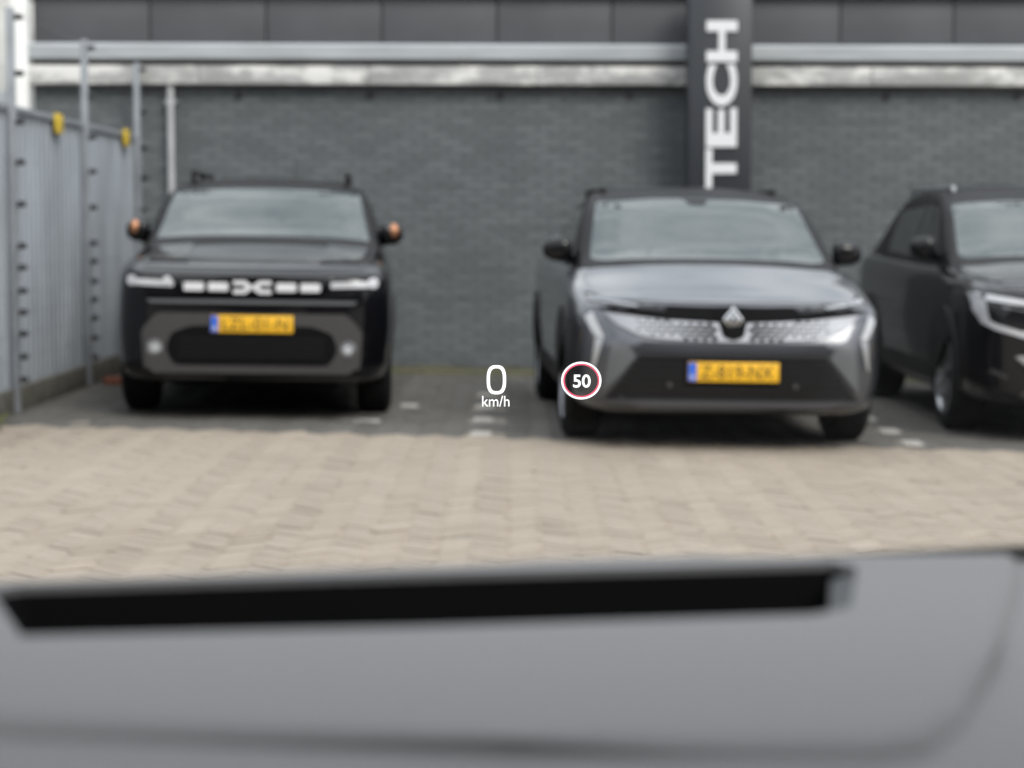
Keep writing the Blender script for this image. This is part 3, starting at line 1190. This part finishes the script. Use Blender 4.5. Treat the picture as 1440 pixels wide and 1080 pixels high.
c.F('bumper_lip', rounded([(-0.66, 0.245), (0.66, 0.245), (0.66, 0.302), (-0.66, 0.302)], 0.01), 0.006, 'mesh_black')
c.plate(0.625, 'LZL-01-N', 0.025)
c.mirror(1.5, 1.2, 0.88, 'copper', folded=0.35, wid=0.17, hgt=0.15)
c.side_windows([[(1.5, 1.12), (2.45, 1.12), (2.45, 1.47), (2.1, 1.46)], [(2.52, 1.12), (3.4, 1.13), (3.45, 1.47), (2.52, 1.48)]])
c.rails(2.15, 3.9, 0.56, 1.57, 'plastic_black', h=0.06)
tube('roof_antenna', (0.12, 3.6, 1.58), (0.12, 3.85, 1.8), 0.005, 'plastic_black', c.root, 6)
box('underside', (0, 2.2, 0.26), (1.1, 3.4, 0.12), 'mesh_black', c.root)

# ---- dark grey electric crossover -------------------------------------------------------------------
s_body = [
    (0.00, 0.66, 0.24, 0.68, 0.56, 0.60, 0.625, 0.635),
    (0.05, 0.755, 0.22, 0.765, 0.65, 0.655, 0.725, 0.74),
    (0.10, 0.82, 0.21, 0.82, 0.74, 0.70, 0.812, 0.832),
    (0.15, 0.855, 0.205, 0.85, 0.775, 0.735, 0.835, 0.855),
    (0.34, 0.91, 0.20, 0.89, 0.83, 0.79, 0.875, 0.90),
    (0.80, 0.932, 0.19, 0.91, 0.92, 0.82, 0.965, 1.0),
    (1.15, 0.932, 0.19, 0.91, 0.97, 0.82, 1.03, 1.065),
    (2.20, 0.932, 0.19, 0.91, 0.99, 0.82, 1.04, 1.06),
    (4.05, 0.93, 0.24, 0.91, 1.03, 0.82, 1.07, 1.09),
    (4.40, 0.88, 0.32, 0.86, 1.03, 0.78, 1.07, 1.08),
    (4.47, 0.78, 0.42, 0.77, 0.96, 0.72, 1.0, 1.02)]
s_cab = [
    (0.98, 0.82, 0.98, 0.78, 1.0, 1.035),
    (1.20, 0.83, 1.0, 0.78, 1.085, 1.12),
    (1.95, 0.83, 1.03, 0.70, 1.452, 1.492),
    (2.30, 0.83, 1.03, 0.665, 1.494, 1.538),
    (2.80, 0.82, 1.04, 0.615, 1.515, 1.56),
    (3.60, 0.82, 1.06, 0.60, 1.475, 1.52),
    (4.10, 0.80, 1.07, 0.60, 1.36, 1.40),
    (4.40, 0.76, 1.07, 0.68, 1.13, 1.15)]
scn = Car('parked_car', 'dark grey electric crossover with silver patterned nose and diamond badge between two black cars', (1.25, 12.13), R(2.4),
          s_body, s_cab, 'paint_grey', 'roof_black', (0.835, 3.62), (0.352, 0.225, 0.25, 'rim_alloy', 5))
c = scn
wpoly = [(-0.735, 1.075), (-0.4, 1.05), (0, 1.045), (0.4, 1.05), (0.735, 1.075), (0.655, 1.435), (0.3, 1.465), (0, 1.47), (-0.3, 1.465), (-0.655, 1.435)]
c.F('windscreen_frame', rounded(grow(wpoly, 0, 1.3, 0.028), 0.03), 0.002, 'plastic_black', tree=c.tc, step=0.06)
c.F('windscreen', rounded(wpoly, 0.03),
    0.006, 'glass_dark', tree=c.tc, step=0.06)
c.F('camera_housing', rounded([(-0.05, 1.43), (0.05, 1.43), (0.08, 1.462), (-0.08, 1.462)], 0.01), 0.008, 'plastic_black', tree=c.tc, step=0.06)
drape('bonnet', [(-0.70, 0.20), (-0.4, 0.14), (0, 0.125), (0.4, 0.14), (0.70, 0.20), (0.775, 0.4), (0.80, 1.02), (-0.80, 1.02), (-0.775, 0.4)], c.tb, 'T', 0.006, 'paint_grey', c.root, 0.06)
drape('scuttle', rect(-0.76, 0.76, 1.025, 1.1, 0.02), c.tall, 'T', 0.008, 'plastic_black', c.root, 0.06)
c.F('grille_band', rounded([(-0.80, 0.81), (-0.5, 0.765), (-0.1, 0.74), (0.1, 0.74), (0.5, 0.765), (0.80, 0.81), (0.80, 0.875), (0.5, 0.838), (0.2, 0.828), (-0.2, 0.828), (-0.5, 0.838), (-0.80, 0.875)], 0.01), 0.006, 'mesh_black')
c.F('headlight', rounded([(-0.825, 0.848), (-0.40, 0.796), (-0.37, 0.81), (-0.45, 0.832), (-0.825, 0.895)], 0.008), 0.012, 'lamp_dark', both=True)
c.F('light_bar', rounded([(-0.81, 0.858), (-0.55, 0.822), (-0.53, 0.832), (-0.81, 0.884)], 0.006), 0.018, 'lamp_lens', both=True)
nose = [(-0.74, 0.79), (-0.62, 0.777), (-0.4, 0.752), (-0.1, 0.738), (0.1, 0.738), (0.4, 0.752), (0.62, 0.777), (0.74, 0.79),
        (0.66, 0.72), (0.54, 0.665), (0.40, 0.645), (0.1, 0.632), (-0.1, 0.632), (-0.40, 0.645), (-0.54, 0.665), (-0.66, 0.72)]
npan = c.F('nose_panel', nose, 0.012, 'grille_silver')
# black lozenges set in the silver nose, growing towards the badge: one joined part, pieces of a few pixels
bm = bmesh.new()
Fv = Vector((0, 1, 0))
for rowi in range(6):
    z = 0.652 + rowi * 0.0235
    for k in range(-30, 31):
        x = (k + 0.5 * (rowi % 2)) * 0.054
        ax = abs(x)
        if ax < 0.085 or ax > 0.56:
            continue
        lo_z = 0.64 if ax < 0.3 else 0.64 + (ax - 0.3) * 0.14
        hi_z = 0.733 + ax * 0.04
        if z < lo_z + 0.01 or z > hi_z:
            continue
        sz = 0.0245 * (1 - 0.6 * max(0, (ax - 0.12) / 0.44))
        vs = []
        for dx, dz in ((sz * 1.0, 0), (0, sz * 0.72), (-sz * 1.0, 0), (0, -sz * 0.72)):
            h_ = c.tb.ray_cast(Vector((x + dx, -4, z + dz)), Fv)[0]
            if h_:
                vs.append(h_ - Fv * 0.0155)
        if len(vs) == 4:
            fr_ = [bm.verts.new(v) for v in vs]
            bk = [bm.verts.new(v + Fv * 0.004) for v in vs]
            bm.faces.new(fr_)
            for q in range(4):
                bm.faces.new((fr_[q], bk[q], bk[(q + 1) % 4], fr_[(q + 1) % 4]))
tag(obj('lozenge_pattern', bm, 'mesh_black', npan), kind='stuff')
# diamond badge: black shield behind a hollow silver lozenge
c.F('badge_shield', rounded([(-0.1, 0.83), (-0.062, 0.66), (0, 0.64), (0.062, 0.66), (0.1, 0.83)], 0.02), 0.018, 'mesh_black')
cz = 0.757
ybadge = (c.tb.ray_cast(Vector((0, -4, cz)), Fv)[0]).y - 0.03
bm = bmesh.new()
for (wo, ho, wi, hi_, dy) in ((0.058, 0.078, 0.04, 0.055, 0), (0.03, 0.041, 0.013, 0.02, -0.002)):
    O = [(wo, 0), (0, ho), (-wo, 0), (0, -ho)]
    I = [(wi, 0), (0, hi_), (-wi, 0), (0, -hi_)]
    vo = [bm.verts.new((x, ybadge + dy, cz + z)) for x, z in O]
    vi = [bm.verts.new((x, ybadge + dy - 0.008, cz + z)) for x, z in I]
    vo2 = [bm.verts.new((x, ybadge + dy + 0.012, cz + z)) for x, z in O]
    vi2 = [bm.verts.new((x, ybadge + dy + 0.012, cz + z)) for x, z in I]
    for q in range(4):
        j = (q + 1) % 4
        bm.faces.new((vo[q], vo[j], vi[j], vi[q]))
        bm.faces.new((vo[q], vo2[q], vo2[j], vo[j]))
        bm.faces.new((vi[q], vi[j], vi2[j], vi2[q]))
obj('emblem', bm, 'chrome_satin', c.root)
c.F('bumper_strip', rounded([(-0.55, 0.577), (0.55, 0.577), (0.53, 0.628), (0.1, 0.618), (-0.1, 0.618), (-0.53, 0.628)], 0.008), 0.008, 'paint_grey')
c.F('lower_grille', rounded([(-0.73, 0.30), (0.73, 0.30), (0.535, 0.555), (-0.535, 0.555)], 0.012), 0.004, 'plastic_black')
for z in (0.335, 0.372, 0.409, 0.446, 0.483, 0.52):
    hw_ = 0.70 - (z - 0.3) * 0.74
    c.F('grille_bar', rect(-hw_, hw_, z, z + 0.012), 0.012, 'gloss_black', step=0.1)
c.F('parking_sensor', disc(-0.36, 0.385, 0.016, 10), 0.02, 'plastic_taupe', both=True)
c.F('corner_panel', rounded([(-0.735, 0.335), (-0.70, 0.62), (-0.60, 0.61), (-0.555, 0.545)], 0.015), 0.016, 'panel_grey', both=True)
c.F('day_light', rounded([(-0.845, 0.76), (-0.80, 0.79), (-0.735, 0.645), (-0.79, 0.655)], 0.01), 0.012, 'lamp_grey', both=True)
c.F('day_light_tail', rounded([(-0.785, 0.648), (-0.74, 0.64), (-0.785, 0.47), (-0.80, 0.47)], 0.006), 0.012, 'chrome_satin', both=True)
c.F('bumper_lip', rounded([(-0.74, 0.258), (0.74, 0.258), (0.76, 0.295), (-0.76, 0.295)], 0.008), 0.02, 'paint_grey')
c.F('air_dam', rounded([(-0.72, 0.215), (0.72, 0.215), (0.72, 0.25), (-0.72, 0.25)], 0.008), 0.004, 'plastic_black')
c.plate(0.462, 'Z-819-NX', 0.03)
c.mirror(1.42, 1.13, 0.92, None, folded=0.15, wid=0.19, hgt=0.15)
c.side_windows([[(1.45, 1.06), (2.4, 1.07), (2.4, 1.43), (2.0, 1.4)], [(2.47, 1.07), (3.5, 1.1), (3.6, 1.38), (2.47, 1.43)]])
c.rails(2.2, 3.6, 0.57, 1.515, 'plastic_black', h=0.012)
box('underside', (0, 2.2, 0.235), (1.1, 3.4, 0.12), 'mesh_black', c.root)

# ---- black sport utility car with bracket shaped lamps ----------------------------------------------
a_body = [
    (0.00, 0.66, 0.25, 0.70, 0.78, 0.62, 0.895, 0.925),
    (0.06, 0.76, 0.23, 0.785, 0.83, 0.70, 0.93, 0.95),
    (0.18, 0.845, 0.22, 0.845, 0.88, 0.765, 0.96, 0.98),
    (0.38, 0.89, 0.21, 0.875, 0.92, 0.79, 0.985, 1.01),
    (0.90, 0.912, 0.20, 0.89, 0.97, 0.81, 1.03, 1.06),
    (1.28, 0.912, 0.20, 0.89, 1.0, 0.81, 1.06, 1.10),
    (2.20, 0.912, 0.20, 0.89, 1.02, 0.81, 1.07, 1.09),
    (4.05, 0.91, 0.25, 0.89, 1.06, 0.81, 1.1, 1.12),
    (4.42, 0.87, 0.33, 0.85, 1.05, 0.77, 1.1, 1.11),
    (4.51, 0.78, 0.42, 0.77, 0.98, 0.72, 1.02, 1.05)]
a_cab = [
    (1.12, 0.82, 1.02, 0.775, 1.04, 1.075),
    (1.34, 0.825, 1.04, 0.775, 1.13, 1.16),
    (2.02, 0.825, 1.06, 0.70, 1.48, 1.52),
    (2.40, 0.825, 1.06, 0.665, 1.558, 1.60),
    (2.95, 0.815, 1.07, 0.625, 1.578, 1.625),
    (3.70, 0.815, 1.09, 0.605, 1.545, 1.59),
    (4.15, 0.79, 1.1, 0.61, 1.43, 1.46),
    (4.45, 0.76, 1.1, 0.69, 1.15, 1.17)]
aus = Car('parked_car', 'glossy black crossover with bracket shaped white headlights and silver roof rails', (3.69, 12.88), R(0.4),
          a_body, a_cab, 'paint_black', 'roof_black', (0.93, 3.6), (0.355, 0.23, 0.25, 'rim_alloy', 6))
c = aus
wpoly = [(-0.735, 1.115), (-0.4, 1.09), (0, 1.085), (0.4, 1.09), (0.735, 1.115), (0.655, 1.475), (0.3, 1.5), (0, 1.505), (-0.3, 1.5), (-0.655, 1.475)]
c.F('windscreen_frame', rounded(grow(wpoly, 0, 1.3, 0.028), 0.03), 0.002, 'plastic_black', tree=c.tc, step=0.06)
c.F('windscreen', rounded(wpoly, 0.03),
    0.006, 'glass_dark', tree=c.tc, step=0.06)
drape('bonnet', [(-0.70, 0.15), (-0.4, 0.08), (0, 0.06), (0.4, 0.08), (0.70, 0.15), (0.775, 0.5), (0.79, 1.14), (-0.79, 1.14), (-0.775, 0.5)], c.tb, 'T', 0.006, 'paint_black', c.root, 0.06)
drape('scuttle', rect(-0.75, 0.75, 1.145, 1.25, 0.02), c.tall, 'T', 0.008, 'plastic_black', c.root, 0.06)
c.F('headlight', rounded([(-0.86, 0.91), (-0.845, 0.76), (-0.78, 0.695), (-0.50, 0.62), (-0.48, 0.83), (-0.7, 0.875)], 0.02), 0.006, 'lamp_dark', both=True)
c.F('light_bracket', rounded([(-0.815, 0.868), (-0.48, 0.822), (-0.48, 0.852), (-0.868, 0.912)], 0.004), 0.016, 'drl_lit', both=True)
c.F('light_bracket', [(-0.87, 0.909), (-0.866, 0.80), (-0.835, 0.725), (-0.80, 0.745), (-0.812, 0.80), (-0.818, 0.866)], 0.0165, 'drl_lit', both=True)
c.F('light_bracket', [(-0.833, 0.724), (-0.77, 0.69), (-0.50, 0.615), (-0.50, 0.648), (-0.76, 0.722), (-0.80, 0.744)], 0.016, 'drl_lit', both=True)
c.F('light_bar', rounded([(-0.74, 0.828), (-0.48, 0.782), (-0.48, 0.795), (-0.74, 0.838)], 0.004), 0.012, 'lamp_lens', both=True)
c.F('lamp_projector', disc(-0.60, 0.665, 0.022), 0.022, 'drl_lit', both=True)
c.F('lamp_projector', disc(-0.53, 0.645, 0.024), 0.022, 'drl_lit', both=True)
c.F('grille_panel', rounded([(-0.44, 0.60), (0.44, 0.60), (0.47, 0.86), (-0.47, 0.86)], 0.03), 0.006, 'gloss_black')
for z in (0.64, 0.69, 0.74, 0.79):
    c.F('grille_bar', rect(-0.42, 0.42, z, z + 0.012), 0.012, 'chrome_satin', step=0.1)
c.F('emblem', [(0.055, 0.74), (0, 0.815), (-0.055, 0.74), (0, 0.665)], 0.03, 'chrome_satin')
c.F('lower_grille', rounded([(-0.56, 0.30), (0.56, 0.30), (0.5, 0.44), (-0.5, 0.44)], 0.02), 0.006, 'mesh_black')
c.F('bumper_trim', rounded([(-0.66, 0.53), (-0.56, 0.455), (-0.48, 0.46), (-0.48, 0.51), (-0.56, 0.545)], 0.01), 0.014, 'chrome_satin', both=True)
c.F('corner_trim', rounded([(-0.80, 0.432), (-0.70, 0.392), (-0.69, 0.408), (-0.77, 0.452)], 0.008), 0.012, 'plastic_taupe', both=True)
c.F('skid_plate', rounded([(-0.62, 0.285), (0.62, 0.285), (0.60, 0.32), (-0.60, 0.32)], 0.008), 0.02, 'plastic_taupe')
c.plate(0.52, None, 0.03)                         # outside the picture: no characters known
c.mirror(1.55, 1.17, 0.925, None, folded=0.3, wid=0.18, hgt=0.15)
c.side_windows([[(1.55, 1.09), (2.5, 1.1), (2.5, 1.47), (2.1, 1.44)], [(2.57, 1.1), (3.5, 1.12), (3.65, 1.43), (2.57, 1.47)]])
c.rails(2.3, 3.8, 0.57, 1.572, 'rim_alloy', h=0.015)
box('underside', (0, 2.2, 0.245), (1.1, 3.4, 0.12), 'mesh_black', c.root)

# ------------------------------------------------------------------ the car one sits in
own = empty('driven_car', (0.37, 1.2, gz(0.37)))
tag(own, 'car seen from inside, grey dashboard top with long black slot below its windscreen', 'car')
OX, OY, OZ = -0.37, -1.2, -gz(0.37)


def P3(x, y, z):
    return (x + OX, y + OY, z + OZ)


def P2(pts):
    return [(x + OX, y + OY) for x, y in pts]


DZ = 1.07
dash_base = prism('dashboard', P2([(-0.42, 0.62), (1.16, 0.62), (1.16, 1.0), (1.0, 1.22), (0.75, 1.315), (0.5, 1.335), (0.319, 1.312), (0.21, 1.297), (0.121, 1.283), (0.017, 1.264),
                                   (-0.113, 1.242), (-0.214, 1.216), (-0.292, 1.2), (-0.40, 1.1)]), 0.80 + OZ, 1.063 + OZ, 'dash', own, bevel=0.02)
pad_poly = [(-0.44, 0.95), (-0.40, 0.93), (-0.21, 0.906), (0, 0.893), (0.12, 0.884), (0.152, 0.883), (0.178, 0.89), (0.200, 0.92), (0.228, 1.0), (0.259, 1.09), (0.296, 1.22), (0.315, 1.309),
            (0.21, 1.302), (0.121, 1.288), (0.017, 1.269), (-0.113, 1.247), (-0.214, 1.221), (-0.292, 1.206), (-0.38, 1.15), (-0.44, 1.06)]
pad = prism('dash_pad', P2(pad_poly), 1.03 + OZ, DZ + OZ, 'dash', dash_base, bevel=0.014, seg=4)
slot = [(-0.241, 1.034), (-0.044, 1.056), (0.155, 1.090), (0.178, 1.110), (0.203, 1.243), (0.190, 1.264), (-0.049, 1.224), (-0.275, 1.181), (-0.288, 1.166)]
cut = prism('tmp', P2(slot), 0.93 + OZ, 1.2 + OZ, None, own)
for target in (pad, dash_base):
    md = target.modifiers.new('slot', 'BOOLEAN')
    md.operation = 'DIFFERENCE'
    md.solver = 'EXACT'
    md.object = cut
dg = bpy.context.evaluated_depsgraph_get()
for target in (pad, dash_base):
    me = bpy.data.meshes.new_from_object(target.evaluated_get(dg))
    target.modifiers.clear()
    bmd = bmesh.new()                              # the top rolls down towards the driver
    bmd.from_mesh(me)
    bmesh.ops.triangulate(bmd, faces=bmd.faces[:])
    for q in range(24):
        yq = 0.64 + q * 0.0181 + OY
        bmesh.ops.bisect_plane(bmd, geom=bmd.verts[:] + bmd.edges[:] + bmd.faces[:], plane_co=(0, yq, 0), plane_no=(0, 1, 0))
    for v in bmd.verts:
        dv = max(0.0, 1.06 - (v.co.y - OY))
        v.co.z -= 0.6 * dv * dv
    bmd.to_mesh(me)
    bmd.free()
    target.data = me
    smooth_angle(target, 40)
bpy.data.objects.remove(cut)
cen = (sum(p[0] for p in slot) / len(slot), sum(p[1] for p in slot) / len(slot))
bm = bmesh.new()                                  # slot well: sloping dark liner and floor
top = [(p[0] + (cen[0] - p[0]) * 0.004, p[1] + (cen[1] - p[1]) * 0.01) for p in slot]
flo = [(p[0] + (cen[0] - p[0]) * 0.10, p[1] + (cen[1] - p[1]) * 0.15) for p in slot]
tv = [bm.verts.new(P3(x, y, DZ - 0.0045)) for x, y in top]
fv = [bm.verts.new(P3(x, y, DZ - 0.12)) for x, y in flo]
for q in range(len(slot)):
    j = (q + 1) % len(slot)
    bm.faces.new((tv[q], fv[q], fv[j], tv[j]))
bm.faces.new(fv)
well = obj('display_slot', bm, 'dash_dark', dash_base)
bm = bmesh.new()                                  # end cheek of the slot, its lit look put into a paler grey
ck = [[bm.verts.new(P3(*q)) for q in rw] for rw in (
    ((0.2035, 1.255, DZ - 0.003), (0.1785, 1.108, DZ - 0.003)),
    ((0.190, 1.262, DZ - 0.010), (0.166, 1.100, DZ - 0.010)),
    ((0.188, 1.262, DZ - 0.06), (0.164, 1.100, DZ - 0.06)),
    ((0.2035, 1.255, DZ - 0.06), (0.1785, 1.108, DZ - 0.06)))]
for q in range(4):
    a, b_ = ck[q], ck[(q + 1) % 4]
    bm.faces.new((a[0], a[1], b_[1], b_[0]))
bm.faces.new([r_[0] for r_ in ck])
bm.faces.new([r_[1] for r_ in ck][::-1])
obj('slot_cheek', bm, 'dash_liner', dash_base)
# darker seal along the foot of the windscreen
sp = [(0.16, 1.298), (0.33, 1.322), (0.5, 1.345), (0.76, 1.325), (1.02, 1.23)]
for (xa, ya), (xb, yb) in zip(sp[:-1], sp[1:]):
    tube('windscreen_seal', P3(xa, ya, 1.066 if xa > 0.2 else 1.061), P3(xb, yb, 1.066), 0.006, 'plastic_black', own, 8)
# windscreen, pillars, roof, bonnet
bm = bmesh.new()
nu, nv_ = 16, 10
g = []
for i in range(nu + 1):
    s = i / nu * 2 - 1
    col = []
    for j in range(nv_ + 1):
        v_ = j / nv_
        x = 0.37 + s * (0.80 - 0.17 * v_)
        y = 1.42 - 0.22 * s * s - v_ * (0.95 - 0.06 * s * s)
        z = 1.03 + v_ * 0.57 + 0.03 * math.sin(math.pi * v_) - 0.02 * s * s * v_
        col.append(bm.verts.new(P3(x, y, z)))
    g.append(col)
for i in range(nu):
    for j in range(nv_):
        bm.faces.new((g[i][j], g[i + 1][j], g[i + 1][j + 1], g[i][j + 1]))
edge_l = [v.co.copy() for v in g[0]]
edge_r = [v.co.copy() for v in g[-1]]
edge_t = [g[i][-1].co.copy() for i in range(nu + 1)]
obj('windscreen', bm, 'windscreen_clear', own, smooth=True)
for e_ in (edge_l, edge_r):
    bm = bmesh.new()
    for a, b_ in zip(e_[:-1], e_[1:]):
        add_tube(bm, a, b_, 0.035, 8)
    obj('windscreen_pillar', bm, 'own_paint', own, smooth=True)
bm = bmesh.new()
rows = []
for j in range(8):
    yy = -j * 0.24
    rows.append([bm.verts.new((p.x, p.y + yy, p.z + 0.035 * math.sin(math.pi * j / 8))) for p in edge_t])
for a, b_ in zip(rows[:-1], rows[1:]):
    for k in range(nu):
        bm.faces.new((a[k], a[k + 1], b_[k + 1], b_[k]))
bmesh.ops.solidify(bm, geom=bm.faces[:], thickness=0.03)
obj('roof', bm, 'headliner', own, smooth=True)
rings = []
for y, w_, zb, zt in ((1.36, 0.86, 0.25, 1.0), (1.7, 0.89, 0.22, 0.965), (2.1, 0.88, 0.22, 0.91), (2.4, 0.82, 0.24, 0.84), (2.55, 0.7, 0.3, 0.72)):
    h = [(0, zb), (w_ * 0.85, zb), (w_, zb + 0.12), (w_, zt - 0.2), (w_ * 0.9, zt - 0.03), (w_ * 0.45, zt), (0, zt + 0.008)]
    rings.append((y + OY, [(x, z + OZ) for x, z in resample(h, 4)]))
fb = loft(rings)
smooth_angle(obj('front_body', fb, 'own_paint', own), 40)
ty, rm = wheel_meshes(0.33, 0.215, 0.22, 'rim_alloy', 5)
for s in (-1, 1):
    we = empty('wheel', (s * 0.82, 1.75 + OY, 0.33), (0, 0, 0 if s < 0 else math.pi))
    we.parent = own
    for nm, me_ in (('tyre', ty), ('rim', rm)):
        o = bpy.data.objects.new(nm, me_)
        C.objects.link(o)
        o.parent = we

# head-up display: the image a driver sees hovering a few metres ahead over the yard
HY = 3.3
hud = empty('head_up_display', (0, HY, 1.27 - 0.29 * 0.825))
hud.scale = (0.825, 1, 0.825)
tag(hud, 'glowing white head-up display reading 0 km/h beside a round 50 speed limit symbol', 'display')


def ring(name, cx, cz, ro, ri, aspect, power, material, d=0.0):
    bm_ = bmesh.new()
    n_ = 64
    A = []
    for rx in (ro, ri):
        lst = []
        for k in range(n_):
            a = 2 * math.pi * k / n_
            cx_, sz_ = math.cos(a), math.sin(a)
            px = math.copysign(abs(cx_) ** power, cx_) * rx[0]
            pz = math.copysign(abs(sz_) ** power, sz_) * rx[1]
            lst.append((cx + px, cz + pz))
        A.append(lst)
    V_ = [[bm_.verts.new((x, yy + d, z - 0.98)) for x, z in A[q]] for q in (0, 1) for yy in (0, 0.001)]
    for k in range(n_):
        j = (k + 1) % n_
        bm_.faces.new((V_[0][k], V_[0][j], V_[2][j], V_[2][k]))
        bm_.faces.new((V_[1][k], V_[1][j], V_[0][j], V_[0][k]))
        bm_.faces.new((V_[2][k], V_[2][j], V_[3][j], V_[3][k]))
        bm_.faces.new((V_[3][k], V_[3][j], V_[1][j], V_[1][k]))
    return obj(name, bm_, material, hud)


ring('speed_digit', -0.0293, 0.982, (0.0182, 0.0275), (0.0122, 0.0216), 1, 0.72, 'hud_white')
fit_text('speed_unit', 'km/h', 'hud_white', hud, -0.0562, -0.0048, 0.9315 - 0.98, 0.9518 - 0.98, 0, 0.001, 0.0)
sgn = ring('limit_ring', 0.1303, 0.9805, (0.0378, 0.0355), (0.0342, 0.0320), 1, 1.0, 'hud_white')
ring('limit_inner_ring', 0.1303, 0.9805, (0.0340, 0.0318), (0.0311, 0.0290), 1, 1.0, 'hud_red', 0.0002)
fit_text('limit_digits', '50', 'hud_white', hud, 0.1148, 0.1478, 0.9672 - 0.98, 0.992 - 0.98, 0, 0.001, 0.018)
